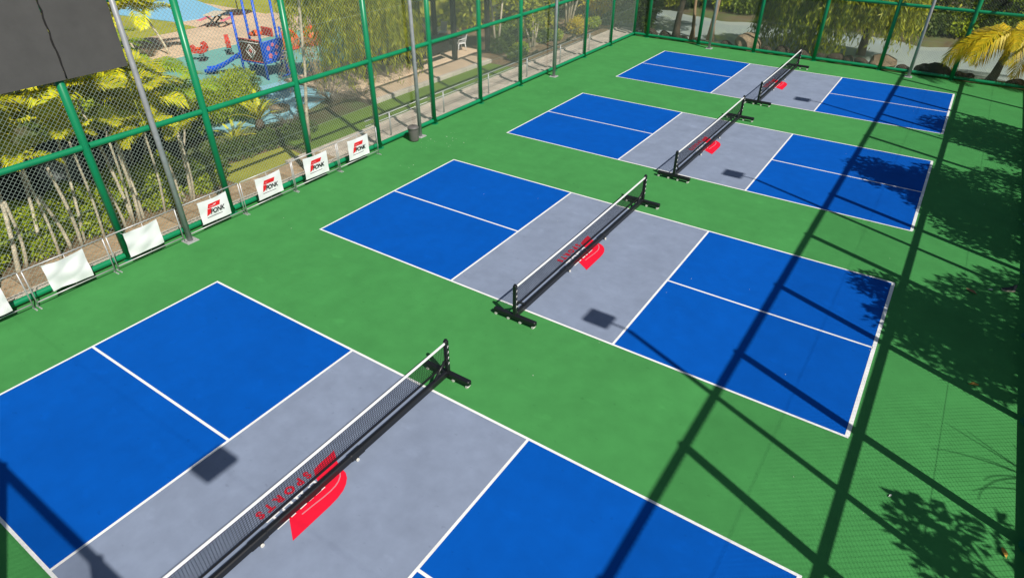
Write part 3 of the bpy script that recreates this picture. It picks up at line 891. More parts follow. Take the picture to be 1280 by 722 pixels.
def areca(label, stems, nf, seed, mesh=FY, scale=1.0, group='yellow green cane palms behind the garden side fence', tilt=(-.1, .75)):
    bx, by_ = stems[0][0][0], stems[0][0][1]
    root = thing('cane_palm', label, 'palm', (bx, by_, 0), group=group)
    r = random.Random(seed)
    for (x0, y0, z0), (x1, y1, z1), rad, head in stems:
        pts = [(x0+(x1-x0)*t+0.06*math.sin(3*t+seed), y0+(y1-y0)*t+.05*math.sin(4*t), z0+(z1-z0)*t) for t in (0, .2, .4, .6, .8, 1)]
        b = MB(); rad *= .72; b.tube(pts, [rad*1.35, rad*1.05, rad, rad, rad*.95, rad*.85], 9); b.build('stem', 'trunk_pale', root)
        if head:
            place_fronds(root, (pts[-1][0]-bx, pts[-1][1]-by_, z1), mesh, nf, scale, tilt, start=r.uniform(0, 6), seed=seed*7+int(z1*10))
    return root
X0 = -11.75
XB = -13.2
areca('cane palm with two stems behind the creased blank banner at the end of the row', [((X0+.1, -5.85, -.1), (XB-.2, -4.75, 3.1), .07, True), ((X0, -5.62, -.1), (X0+.05, -5.35, 1.75), .055, False), ((X0-.1, -5.2, -.1), (XB-.2, -4.15, 2.75), .06, True)], 9, 1)
areca('cane palm with three slim stems behind the creased blank banner', [((X0, -4.50, -.1), (X0, -4.62, 1.60), .06, False), ((X0+.05, -4.25, -.1), (X0-.05, -4.15, 2.2), .06, False), ((X0-.1, -4.12, -.1), (XB-.2, -3.0, 3.45), .05, True)], 9, 2)
areca('cane palm with four stems behind the blank banner beside the floodlight pole', [((X0, -2.72, -.1), (XB-.2, -2.3, 3.3), .06, True), ((X0+.05, -2.58, -.1), (X0, -2.42, 2.25), .06, False), ((X0-.05, -2.42, -.1), (XB-.1, -1.75, 3.0), .055, True), ((X0+.1, -3.02, -.1), (X0, -3.10, 1.5), .05, False)], 9, 3)
areca('cane palm with three stems right behind the floodlight pole', [((X0, -1.22, -.1), (X0, -1.25, 1.75), .05, False), ((X0-.05, -1.05, -.1), (XB, -.85, 2.6), .06, True), ((X0+.05, -.9, -.1), (X0+.0, -.70, 2.05), .06, False)], 8, 4)
areca('leafy cane palm crowded behind the stems by the added shade wall', [((-14.2, -1.2, 0), (-14.3, -1.0, 3.1), .06, True), ((-14.2, -1.0, 0), (-14.4, -.1, 2.4), .05, True), ((-14.3, -2.4, 0), (-14.4, -2.2, 3.0), .06, True)], 9, 5)
areca('leafy cane palm by the added shade wall, close to its pale panel', [((-14.3, -4.1, 0), (-14.4, -3.9, 2.6), .06, True), ((-14.2, -5.0, 0), (-14.4, -5.2, 2.6), .05, True)], 9, 15)
for k_, (lab_, sx_, sy_, hz) in enumerate([('short cane palm with yellow fronds at the end of the barrier row', -11.2, -4.95, 2.7), ('short cane palm with yellow fronds over the creased blank banner', -11.25, -3.75, 2.85),
        ('short cane palm with yellow fronds beside the seam of the dark boards', -11.3, -2.85, 2.95), ('short cane palm with yellow fronds just left of the floodlight pole as seen from the courts', -11.25, -1.95, 2.6), ('short cane palm with yellow fronds just past the floodlight pole, towards the printed banners', -11.3, -1.0, 2.25)]):
    areca(lab_.replace(' just left of the floodlight pole as seen from the courts', ' over the smooth blank banner'), [((sx_-.15, sy_, -.1), (sx_, sy_+.1, hz), .045, True)], 5, 21+k_, scale=.56, tilt=(-.1, .6))
areca('low cane palm beside the bright feathery bush', [((-15.2, .6, 0), (-15.2, .8, 2.6), .06, True), ((-15.0, .9, 0), (-14.9, 1.4, 1.9), .05, True)], 9, 6, mesh=FG+FY[:1])
areca('green cane palm on the soil near the plaza', [((-18.2, 1.0, 0), (-18.2, 1.2, 2.7), .06, True), ((-18.0, 1.6, 0), (-17.8, 2.1, 2.0), .05, True)], 9, 7, mesh=FG)
areca('bushy cane palm with dark trunk at the edge of the tan plaza', [((-28.7, 8.85, 0), (-29.2, 8.5, 2.0), .08, True), ((-29.6, 7.6, 0), (-29.7, 7.2, 2.0), .07, True), ((-30.5, 6.5, 0), (-30.5, 6.4, 2.2), .07, True)], 12, 8, mesh=FY, scale=1.15)
# tall slender palm with dead fronds
root = thing('slender_palm', 'slender pale palm with hanging dead fronds by the turf strip', 'palm', (-12.4, 4.35, 0))
b = trunk_mb([(-12.4, 4.35, -.1), (-12.42, 4.5, 1.2), (-12.4, 4.75, 2.6), (-12.42, 4.95, 4.3), (-12.45, 5.1, 5.6)], [.075, .06, .05, .05, .045]); b.build('trunk', 'trunk_pale', root)
place_fronds(root, (-.03, .55, 3.6), FD, 5, 0.9, (-.6, .1), seed=3, name='dead_frond')
place_fronds(root, (-.05, .75, 5.5), FY, 9, 1.0, (-.3, .6), seed=4)
# cycad rosette
FCY = [frond_mesh('leaf', 1.15, 26, .03, .16, .45, 'frond_yellow', seed=40+i, rise=.8, sag=.2) for i in range(2)]
root = thing('cycad', 'yellow cycad rosette of stiff upright leaves by the rubber floor', 'cycad', (-15.2, 4.35, 0))
b = MB(); b.lathe([(.16, -.1), (.18, .15), (.12, .32), (.03, .38)], 10); b.build('stem', 'bark', root, org=(0, 0, 0))
place_fronds(root, (0, 0, .32), FCY, 18, 1.0, (.0, .65), seed=5, name='leaf')
root = thing('cycad', 'small yellow cycad among the pale stones', 'cycad', (-14.3, 2.6, 0))
b = MB(); b.lathe([(.12, -.1), (.13, .1), (.08, .2), (.03, .25)], 10); b.build('stem', 'bark', root, org=(0, 0, 0))
place_fronds(root, (0, 0, .22), FCY, 10, .75, (-.2, .55), seed=6, name='leaf')

HUE = {'leaf_mid': 'mid green ', 'leaf_dark': 'dark green ', 'leaf_weep': 'yellow green ', 'leaf_bright': 'bright lime green ', 'leaf_gold': 'golden leaved '}
def bush(name, label, clumps, n, m_, ln=.12, wd=.05, cat='bush', group=None, stems=True):
    c0 = clumps[0]
    root = thing(name, label, cat, (c0[0], c0[1], 0), group=group)
    Q = cloud(clumps, n, ln, wd)
    Q[:, :, 0] -= c0[0]; Q[:, :, 1] -= c0[1]
    obj('foliage', quads('foliage', Q, m_), root)
    if stems:
        b = MB()
        r = random.Random(len(label))
        for c in clumps[:8]:
            b.tube([(c0[0]+r.uniform(-.1, .1), c0[1]+r.uniform(-.1, .1), -.1), ((c0[0]+c[0])/2, (c0[1]+c[1])/2, c[2]*.5), (c[0], c[1], c[2])], [.03, .02, .01], 5)
        b.build('stems', 'bark', root)
    return root
# clipped hedge behind the cane palms
for i in range(6):
    y = -8.2+1.35*i
    bush('hedge_shrub', 'rounded yellow green shrub behind the cane palm stems', [(-12.75+rng.normal()*.1, y, .45, .75, .75, .6), (-12.9, y+.5, .75, .5, .5, .5), (-12.6, y-.4, .65, .5, .5, .45)], 5200, 'leaf_bright', .13, .06, group='shrubs along the dark wall', cat='shrub')
for i, y in enumerate((-6.6, -5.0, -3.6, -1.7, -.3)):
    bush('ground_fern', 'low bright fern on the soil between the cane palm stems and the path', [(-12.0, y, .2, .35, .5, .28), (-12.1, y+.4, .25, .3, .35, .3)], 900, 'leaf_bright', .16, .05, cat='fern', group='ferns at the foot of the cane palms')
bush('feathery_bush', 'bright green feathery bush by the rubber playground floor', [(-17.0, 4.3, .9, .9, 1.2, .9), (-17.2, 5.2, 1.1, .7, .8, .7), (-16.8, 3.5, .9, .7, .7, .7), (-16.6, 4.9, .6, .6, .8, .6)], 15000, 'leaf_bright', .17, .03)
bush('low_shrub', 'dark low ground shrub in front of the cycad', [(-13.6, 2.2, .2, .7, .9, .35), (-13.4, 3.4, .2, .6, .9, .35), (-13.3, 4.6, .2, .5, .9, .35), (-13.7, 1.2, .25, .6, .7, .4)], 5000, 'leaf_dark', .12, .05)
bush('broadleaf_shrub', 'dark broad leaved shrub at the corner of the soil bed', [(-12.4, .2, .4, .5, .7, .4), (-12.6, -.4, .5, .4, .5, .4)], 1700, 'leaf_mid', .16, .07)
for i, (x, y, h, m_) in enumerate([(-15.8, -1.5, 1.2, 'leaf_dark'), (-16.2, .2, 1.5, 'leaf_mid'), (-16.5, 1.8, 1.3, 'leaf_mid'), (-19.5, -.8, 1.7, 'leaf_dark'), (-20.5, .8, 1.6, 'leaf_mid'), (-23, 1.2, 1.6, 'leaf_bright'), (-26, 2.6, 1.4, 'leaf_mid'), (-18.6, 2.9, 1.5, 'leaf_bright'), (-21.5, 2.8, 1.5, 'leaf_mid'), (-24.5, 4.3, 1.3, 'leaf_bright'), (-17.8, -.6, 1.9, 'leaf_bright')]):
    bush('garden_shrub', HUE[m_]+'garden shrub between the dark wall and the playground', [(x, y, h*.5, .9, .9, h*.5), (x+.5, y+.5, h*.6, .6, .6, h*.4), (x-.4, y-.5, h*.7, .6, .6, h*.35)], 3200, m_, .16, .06, group='shrubs between wall and playground', cat='shrub')

def dry_shrub(label, loc, n, R_, H_, seed):
    r = random.Random(seed)
    b = MB()
    for i in range(n):
        az = r.uniform(0, 2*PI); el = r.uniform(.15, 1.0)
        p = Vector((0, 0, 0)); pts = [p.copy()]
        d = Vector((math.cos(az)*math.cos(el), math.sin(az)*math.cos(el), math.sin(el)))
        L = r.uniform(.5, 1)*R_
        for k in range(4):
            p = p + d*L/4; d = (d+Vector((r.uniform(-.35, .35), r.uniform(-.35, .35), r.uniform(-.3, .1)))).normalized()
            p.z = max(p.z, 0.02); pts.append(p.copy())
        b.tube(pts, [.014, .011, .009, .006, .004], 4, caps=False)
        for k in (2, 3):
            q = pts[k]; e = (d+Vector((r.uniform(-.8, .8), r.uniform(-.8, .8), r.uniform(-.2, .5)))).normalized()
            b.tube([q, q+e*L*.25, q+e*L*.45+Vector((0, 0, -.03))], [.007, .005, .003], 4, caps=False)
    o = b.build('dry_shrub', 'twig'); o.location = loc
    return tag(o, label, 'dry shrub', 'bare dry shrubs in the garden')
dry_shrub('bare grey twiggy shrub beside the cycad', (-14.4, 5.1, 0), 60, 1.1, 1, 1)
dry_shrub('heap of bare grey branches on the rubber floor edge', (-15.6, 8.3, 0), 70, 1.5, 1, 2)
dry_shrub('bare grey branches under the weeping tree', (-14.6, 9.2, 0), 60, 1.2, 1, 3)

def boulder(loc, s, m_, label, group, seed, name='boulder'):
    r = np.random.default_rng(seed)
    nu, nv = 12, 8
    V = []; F = []
    ax = r.normal(size=(5, 3)); off = r.random(5)*6
    for j in range(nv+1):
        th = PI*j/nv
        for i in range(nu):
            ph = 2*PI*i/nu
            d = np.array([math.sin(th)*math.cos(ph), math.sin(th)*math.sin(ph), math.cos(th)])
            k = 1+0.14*sum(math.sin(2.2*float(d@a)+o) for a, o in zip(ax, off))/1.6
            V.append((s[0]*d[0]*k, s[1]*d[1]*k, s[2]*d[2]*k))
    for j in range(nv):
        for i in range(nu):
            F.append((j*nu+i, j*nu+(i+1) % nu, (j+1)*nu+(i+1) % nu, (j+1)*nu+i))
    b = MB(); b.add(V, F, False)
    o = b.build(name, m_); o.location = loc; o.rotation_euler = (0, 0, r.random()*6)
    return tag(o, label, 'boulder', group)
for i, (x, y, s) in enumerate([(-16.1, 6.0, .42), (-15.3, 6.6, .3), (-14.2, 1.9, .3), (-13.9, 3.2, .28), (-12.6, -.9, .22)]):
    boulder((x, y, s*.35), (s, s*.8, s*.6), 'rock_tan', 'pale tan garden stone among the cycads and shrubs', 'garden stones', 60+i)
LB = 'dark rough boulder on the pond bank behind the far fence'
for i, (x, y, s) in enumerate([(-9.0, 28.0, .42), (-8.25, 28.1, .40), (-7.0, 28.0, .28), (-6.2, 28.15, .22), (-4.5, 28.1, .30), (-2.2, 28.1, .30), (-1.35, 28.2, .45), (-.3, 28.0, .38), (.6, 28.1, .30), (1.35, 28.15, .42), (2.0, 28.1, .34), (2.6, 28.2, .38), (4.55, 28.1, .32), (5.5, 28.15, .48), (6.15, 28.2, .52), (7.0, 28.1, .30), (7.4, 28.2, .28), (9.4, 28.2, .3)]):
    boulder((x, y, s*.12), (s*1.15, s*.9, s*.75), 'rock', LB, 'boulders along the pond bank', 80+i)
boulder((-3.35, 28.3, .18), (.82, .6, .55), 'rock_tan', 'large tan boulder on the pond bank near the floodlight pole', None, 120)
boulder((3.55, 28.25, .15), (.72, .6, .48), 'rock_tan', 'large striped tan boulder on the pond bank below the hanging tree', None, 121)
for i, (x, y, s) in enumerate([(-12.7, 20.3, .35), (-13.4, 21.6, .3), (-12.4, 24.2, .3)]):
    boulder((x, y, s*.3), (s, s*.8, s*.55), 'rock_tan', 'pale stone in the planted bed by the path', 'stones in the path bed', 130+i)

def limb_tree(name, label, base, trunk, clumps, n, m_, bark='bark', ln=.16, wd=.08, rad=.16, cat='tree', group=None, mode='cloud', strands=300, per=26, drop=3.0):
    root = thing(name, label, cat, (base[0], base[1], 0), group=group)
    pts = [(base[0], base[1], -.25)] + trunk
    k = len(pts)
    b = MB(); b.tube(pts, [rad*1.5]+[rad*(1-.5*i/(k-1)) for i in range(1, k)], 10); tr = b.build('trunk', bark, root)
    top = Vector(pts[-1])
    b = MB()
    r = random.Random(int(abs(base[0]*10)))
    for c in clumps:
        e = Vector(c[:3]); s0 = Vector(pts[-2]).lerp(top, r.uniform(.2, 1))
        mid = s0.lerp(e, .5)+Vector((r.uniform(-.2, .2), r.uniform(-.2, .2), r.uniform(.1, .4)))
        b.tube([s0, mid, e], [rad*.45, rad*.28, rad*.1], 6)
    b.build('limbs', bark, root)
    if mode == 'cloud': Q = cloud(clumps, n, ln, wd)
    else:
        Q = weep(clumps, strands, per, drop, ln, wd)
        if n: Q = np.concatenate([Q, cloud(clumps, n, ln*.8, wd*1.3)])
    Q[:, :, 0] -= base[0]; Q[:, :, 1] -= base[1]
    obj('crown', quads('crown', Q, m_), root)
    return root

def ring(cx, cy_, cz, R_, n, r_, seed, zs=.7):
    q = np.random.default_rng(seed)
    out = []
    for i in range(n):
        a = 2*PI*i/n+q.random()*.8; rr = R_*(.35+.65*q.random())
        s = r_*(.7+.6*q.random())
        out.append((cx+rr*math.cos(a), cy_+rr*math.sin(a), cz+(q.random()-.5)*R_*.9, s, s, s*zs))
    return out

# big weeping tree over the patio edge
limb_tree('weeping_tree', 'weeping yellow green tree hanging over the patio edge', (-16.3, 11.4), [(-16.3, 11.4, 1.5), (-16.2, 11.5, 3.5), (-16.1, 11.6, 5.0)],
          [(-17.6, 9.3, 4.2, .9, .9, .8), (-16.6, 10.0, 4.6, 1, 1, .9), (-16.0, 11.2, 4.6, 1.1, 1.1, 1), (-15.6, 12.4, 4.3, 1, 1, .9), (-15.4, 13.2, 3.4, .8, .8, .7), (-17.0, 12.2, 4.8, 1, 1, .9), (-15.2, 11.6, 3.6, .8, .8, .7), (-15.9, 9.6, 3.4, .8, .8, .7)],
          2500, 'leaf_weep', bark='bark', ln=.26, wd=.04, rad=.16, mode='weep', strands=760, per=30, drop=3.4)
limb_tree('weeping_tree', 'dark weeping tree on the pond bank hanging down to the boulders', (-.6, 30.0), [(-.6, 30.0, 1.5), (-.8, 29.9, 3.0), (-.7, 29.9, 4.6)],
          [(-2.2, 29.6, 4.2, .9, .9, .7), (-1.4, 29.2, 3.6, .8, .8, .6), (-.4, 29.1, 3.4, .9, .7, .7), (.5, 29.3, 3.6, .8, .8, .7), (-.9, 30.4, 4.6, 1, 1, .8), (-2.8, 29.9, 3.4, .6, .6, .5), (.2, 30.4, 4.2, .9, .9, .7)],
          1500, 'leaf_weepdark', ln=.32, wd=.055, rad=.17, mode='weep', strands=700, per=30, drop=4.1)
limb_tree('weeping_tree', 'yellow green weeping tree standing over the middle of the pond bank', (2.2, 31.2), [(2.2, 31.2, 1.5), (2.3, 31.2, 3.0), (2.2, 31.3, 5.0)],
          [(1.0, 30.8, 4.4, .8, .8, .7), (1.8, 30.2, 4.3, .8, .8, .7), (2.8, 30.1, 4.3, .9, .9, .7), (3.5, 30.6, 4.2, .8, .8, .7), (2.4, 31.6, 5.0, 1, 1, .8), (4.0, 31.4, 4.0, .6, .6, .6)],
          1200, 'leaf_weep', ln=.32, wd=.055, rad=.17, mode='weep', strands=620, per=28, drop=3.6)
# leaning trunks by the corner of the pond
limb_tree('pond_tree', 'tree with dark leaning trunk and pale root flare by the pond', (-7.75, 28.75), [(-7.75, 28.72, .35), (-7.72, 28.7, 1.0), (-7.55, 28.65, 2.2), (-7.3, 28.6, 4.2)],
          ring(-7.2, 28.8, 6.2, 2.2, 8, 1.1, 3), 7000, 'leaf_mid', rad=.23, ln=.2, wd=.09)
limb_tree('pond_tree', 'tree with thin tan trunk rising from pink roots by the pond', (-6.9, 29.2), [(-6.9, 29.2, .4), (-7.0, 29.2, 1.6), (-7.1, 29.3, 3.6)],
          ring(-7.4, 30.2, 6.0, 1.6, 6, .9, 4), 4000, 'leaf_mid', bark='bark_tan', rad=.13, ln=.2, wd=.09)
limb_tree('pond_tree', 'smooth tan trunked tree standing beyond the floodlight pole in the pond shallows', (-6.0, 29.9), [(-6.0, 29.9, .6), (-5.9, 30.0, 2.0), (-5.7, 30.2, 4.0)],
          ring(-5.6, 31, 6.0, 1.8, 6, .9, 5), 4000, 'leaf_mid', bark='bark_tan', rad=.17, ln=.2, wd=.09)
# coconut palm leaning by the pond
root = thing('coconut_palm', 'short coconut palm with golden arching fronds leaning by the pond', 'palm', (8.3, 28.55, 0))
b = trunk_mb([(8.3, 28.55, -.3), (8.45, 28.52, .25), (8.50, 28.5, .75), (8.56, 28.5, 1.25), (8.60, 28.5, 1.75)], [.27, .20, .16, .14, .13], 12); b.build('trunk', 'bark', root)
place_fronds(root, (.30, -.05, 1.75), FC, 20, .98, (-.5, .5), start=2.6, seed=9)

# far bank and garden woodland
def wood(name, label, spots, m_list, group, n=5200, hh=(3.5, 6), ln=.26, wd=.11):
    for i, (x, y, s) in enumerate(spots):
        g = terrain_z(x, y)
        h = s*(1.0+.25*random.random())
        cl = ring(x, y, g+h*.62, s*.42, 9, s*.26, 200+i+int(abs(x)*3), zs=.85) + ring(x, y, g+h*.25, s*.36, 5, s*.22, 300+i+int(abs(y)*3), zs=.8)
        limb_tree(name, HUE[m_list[i % len(m_list)]]+label, (x, y), [(x, y, g+h*.25), (x+.1, y, g+h*.5)], cl, n, m_list[i % len(m_list)], ln=ln, wd=wd, rad=.12, group=group)
wood('bank_tree', 'bushy tree on the opposite bank of the pond',
     [(-13.5, 38.6, 4.2), (-10.8, 39.2, 4.0), (-8.2, 40.2, 4.4), (-5.4, 39.4, 3.8), (-3.0, 39.2, 4.2), (-.2, 40, 4.6), (2.6, 39.6, 4.4), (5.2, 40.2, 4.8), (8.0, 39.6, 4.4), (11, 40, 4.6), (14, 40, 4.6), (-16, 41, 5), (-11, 43.5, 5.5), (-4, 44, 5.5), (4, 45, 5.5), (12, 45, 5.5)],
     ['leaf_mid', 'leaf_dark', 'leaf_weep', 'leaf_mid', 'leaf_dark'], 'trees on the opposite pond bank')
wood('garden_tree', 'leafy tree in the garden between the pavilion and the pond corner',
     [(-14.8, 23.6, 2.9), (-16.5, 26.0, 3.6), (-14.2, 30.5, 3.4), (-17.8, 30.0, 4.2), (-13.0, 33.6, 3.2), (-16.5, 35.0, 4.2), (-19.5, 23.8, 3.8), (-21.5, 27.5, 4.4), (-22, 33, 5.0), (-27, 26, 4.6), (-30, 33, 5.5), (-24, 39, 5.5)],
     ['leaf_weep', 'leaf_bright', 'leaf_gold', 'leaf_mid', 'leaf_weep', 'leaf_bright'], 'garden trees near the pond corner')
wood('park_tree', 'leafy tree at the edge of the park behind the playground',
     [(-36, 4.0, 3.4), (-37, 8.2, 3.0), (-41, 6, 5), (-41, 10.2, 4), (-40, 23, 5), (-35, 24, 4), (-46, 23.5, 5), (-51, 16, 6), (-33, 29, 5), (-42, 30, 6), (-36, -1, 5), (-30, 1.5, 3.2), (-31, -2.5, 4)],
     ['leaf_bright', 'leaf_mid', 'leaf_dark', 'leaf_mid'], 'park trees behind the playground')
# planted bed beside the path
for i, (x, y, m_, s) in enumerate([(-12.6, 18.6, 'leaf_mid', .5), (-13.1, 19.6, 'leaf_bright', .45), (-14.2, 19.4, 'leaf_dark', .7), (-14.9, 20.8, 'leaf_dark', .8), (-13.6, 22.6, 'leaf_mid', .6), (-13.0, 25.8, 'leaf_gold', .55), (-13.6, 26.6, 'leaf_gold', .6), (-12.9, 27.6, 'leaf_bright', .5), (-12.5, 29.6, 'leaf_mid', .6), (-11.8, 30.6, 'leaf_bright', .55), (-12.8, 31.6, 'leaf_mid', .7), (-10.9, 31.4, 'leaf_mid', .6), (-15.6, 22.2, 'leaf_mid', .9), (-13.2, 23.6, 'leaf_bright', .4)]):
    gold = m_ == 'leaf_gold'
    bush('bed_shrub', 'golden leaved shrub in the bed beyond the pavilion' if gold else HUE[m_]+'small shrub in the planted bed beside the path', [(x, y, s*.6, s, s, s*.6), (x+.3*s, y+.5*s, s*.8, s*.6, s*.6, s*.5)], 1500, m_, .14, .06, cat='shrub', group='golden shrubs in the path bed' if gold else 'shrubs in the path bed')
for i in range(15):
    x = -13.5+1.85*i+rng.normal()*.2; y = 38.0+rng.random()*.5
    g = terrain_z(x, y); hs = .7+.5*rng.random()
    bush('shore_shrub', HUE[('leaf_mid', 'leaf_weep', 'leaf_dark', 'leaf_bright')[i % 4]]+'shrub overhanging the opposite shore of the pond', [(x, y, g+hs*.7, 1.0, .8, hs*.8), (x+.6, y+.4, g+hs, .8, .8, hs*.7), (x-.5, y+.5, g+hs*1.1, .8, .8, hs*.7)], 1700, ('leaf_mid', 'leaf_weep', 'leaf_dark', 'leaf_bright')[i % 4], .24, .10, cat='shrub', group='shrubs along the opposite shore')
def multi_trunk(label, base, tops, seed, rad=.06, leaves=1200):
    root = thing('slim_tree', label, 'tree', (base[0], base[1], 0))
    cl = []
    for (x, y, z) in tops:
        b = MB(); b.tube([(base[0]+(x-base[0])*.1, base[1]+(y-base[1])*.1, -.1), ((base[0]+x)/2+.05, (base[1]+y)/2, z*.5), (x, y, z)], [rad, rad*.8, rad*.5], 8); b.build('stem', 'trunk_pale', root)
        cl.append((x, y, z, .55, .55, .4))
    Q = cloud(cl, leaves, .24, .09); Q[:, :, 0] -= base[0]; Q[:, :, 1] -= base[1]
    obj('crown', quads('crown', Q, 'leaf_weep'), root)
multi_trunk('frangipani like shrub with bare forked pale stems beside the path', (-12.9, 20.6), [(-13.3, 20.2, 1.7), (-12.8, 21.2, 1.9), (-12.5, 20.3, 1.6), (-13.1, 20.9, 2.1)], 1, .06, 350)
multi_trunk('clump of slim pale trunks behind the golden shrubs', (-13.9, 26.2), [(-14.1, 25.8, 3.8), (-13.8, 26.4, 4.0), (-13.6, 26.9, 3.9), (-14.2, 26.8, 3.7), (-13.2, 27.2, 3.6)], 2, .075, 1800)
multi_trunk('pair of slim pale trunks between pavilion and path bed', (-14.6, 19.6), [(-14.9, 19.3, 3.4), (-14.4, 20.1, 3.5)], 3, .07, 900)

# trees outside the tree side fence: they shade the court
limb_tree('shade_tree', 'leafy tree outside the fence shading the court near the pond corner', (12.6, 17.2), [(12.6, 17.2, 2.0), (12.4, 17.0, 4.0)],
          [(11.6, 18.2, 5.2, 1.0, 1.0, .6), (12.6, 17.6, 5.4, 1.2, 1.2, .7), (13.4, 16.8, 5.2, 1.2, 1.2, .7), (13.5, 18.3, 5.0, 1.1, 1.1, .6), (12.0, 16.7, 4.9, .7, .7, .4), (14.0, 15.4, 5.2, 1.0, .9, .5), (12.6, 19.2, 5.2, 1.0, .8, .5)], 5200, 'leaf_dark', ln=.24, wd=.10)
limb_tree('shade_tree', 'broad tree outside the fence with the widest shade on the green court', (12.8, 9.6), [(12.8, 9.6, 2.2), (12.6, 9.8, 4.2)],
          [(10.3, 11.6, 5.8, .9, .9, .5), (11.0, 11.0, 5.6, 1.1, 1.0, .6), (11.9, 11.3, 5.8, 1.2, 1.2, .7), (12.5, 10.2, 5.6, 1.3, 1.3, .8), (13.2, 11.2, 5.4, 1.2, 1.2, .7), (13.3, 9.4, 5.2, 1.1, 1.1, .7), (11.9, 9.7, 5.0, .9, .9, .5), (12.2, 8.6, 4.6, .8, .8, .4), (13.0, 8.2, 4.8, .9, .8, .5), (14.0, 10.2, 5.3, 1.3, 1.3, .8), (12.3, 12.4, 5.6, 1.0, .9, .5), (13.8, 13.2, 5.3, 1.1, .9, .5), (13.9, 8.0, 4.9, 1.0, .7, .4)], 11500, 'leaf_dark', ln=.22, wd=.10)
limb_tree('shade_tree', 'tree outside the fence shading the far end of the court with fallen leaves', (12.6, 3.0), [(12.6, 3.0, 2.0), (12.5, 3.2, 3.9)],
          [(11.0, 4.0, 5.0, .8, .7, .4), (11.9, 3.6, 5.0, 1.0, .9, .5), (12.8, 3.4, 5.0, 1.1, 1.0, .6), (11.6, 2.7, 5.0, .8, .8, .4), (12.4, 2.3, 4.9, 1.0, .9, .5), (13.2, 2.6, 4.8, 1.0, 1.0, .6), (12.9, 1.7, 4.6, .8, .7, .4), (12.9, 4.9, 5.0, .9, .8, .4), (13.8, 4.4, 5.0, .9, .9, .4), (13.9, 6.0, 5.2, .9, .6, .35)], 7400, 'leaf_dark', ln=.20, wd=.09)
limb_tree('shade_tree', 'sparse young tree outside the fence at the court farthest from the pond', (12.6, -3.0), [(12.6, -3.0, 1.8), (12.4, -2.9, 3.2)],
          [(11.4, -2.7, 3.7, .5, .5, .3), (11.9, -2.6, 4.0, .55, .5, .35), (12.2, -3.3, 4.0, .6, .5, .35), (12.7, -2.3, 3.9, .5, .5, .3), (11.9, -3.4, 3.6, .4, .4, .25)], 420, 'leaf_dark', ln=.27, wd=.11, rad=.06)
# bare arching branches of a small tree: their thin shadows cross the sunny green
bt = thing('bare_tree', 'small bare tree with arching twigs outside the fence', 'tree', (12.6, -.4, 0))
b = MB(); b.tube([(12.6, -.4, -.2), (12.5, -.35, 1.6), (12.45, -.3, 3.2)], [.07, .05, .035], 8); b.build('trunk', 'bark', bt)
r = random.Random(5)
for k in range(9):
    az = PI+r.uniform(-1.0, 1.0); L = r.uniform(.9, 1.7)
    p = Vector((12.45, -.3, r.uniform(2.4, 3.2))); d = Vector((math.cos(az), math.sin(az), r.uniform(.5, 1.0))).normalized()
    pts = [p.copy()]
    for q in range(6):
        p = p+d*L/6; d = (d+Vector((0, 0, -.22))).normalized(); pts.append(p.copy())
    b = MB(); b.tube(pts, [.016, .014, .012, .010, .009, .007, .005], 5); b.build('branch', 'bark', bt)

# ================================================================== WALL STANDING IN FOR SHADE BEHIND THE PALMS
gw = thing('shade_wall', 'added wall coloured as shade behind the cane palms and shrubs', 'wall', (-14.75, -3, 0))
b = MB(); b.box((-14.85, -14, -.3), (-14.65, .9, 1.75)); b.build('wall', 'wall_shade', gw)  # added wall, its dark colour painted as the shade behind the stems
b = MB(); b.bbox((-14.90, -14, 1.752), (-14.60, .95, 1.82), .01); b.build('coping', 'wall_shade', gw)
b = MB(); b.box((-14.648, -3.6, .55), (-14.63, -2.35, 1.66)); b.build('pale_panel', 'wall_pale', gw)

# ================================================================== PAVILION AND PATIO FURNITURE
pv = thing('pavilion', 'dark timber pavilion with low boards over the tan patio', 'pavilion', (-16.4, 16.6, .12))
def pbx(name, lo, hi, m_='timber_dark'):
    b = MB(); b.bbox(lo, hi, .012); return b.build(name, m_, pv)
for (x, y) in ((-15.35, 14.1), (-15.0, 16.4), (-14.7, 18.9), (-18.6, 14.1), (-18.4, 18.9)):
    pbx('post', (x-.11, y-.11, .12), (x+.11, y+.11, 3.4))
pbx('eave_beam', (-19.4, 13.6, 3.402), (-13.9, 19.6, 3.58))
b = MB(); b.add([(-19.9, 13.1, 3.585), (-13.4, 13.1, 3.585), (-13.4, 20.1, 3.585), (-19.9, 20.1, 3.585), (-16.7, 15.6, 5.2), (-16.7, 17.6, 5.2)],
                [(0, 1, 4), (1, 2, 5, 4), (2, 3, 5), (3, 0, 4, 5), (3, 2, 1, 0)]); b.build('roof', 'timber_dark', pv)
for z in (.62, .80, .98):
    pbx('side_board', (-15.30, 14.22, z), (-15.24, 16.28, z+.165))
pbx('floor_bench', (-17.6, 13.6, .122), (-16.9, 15.4, .55))
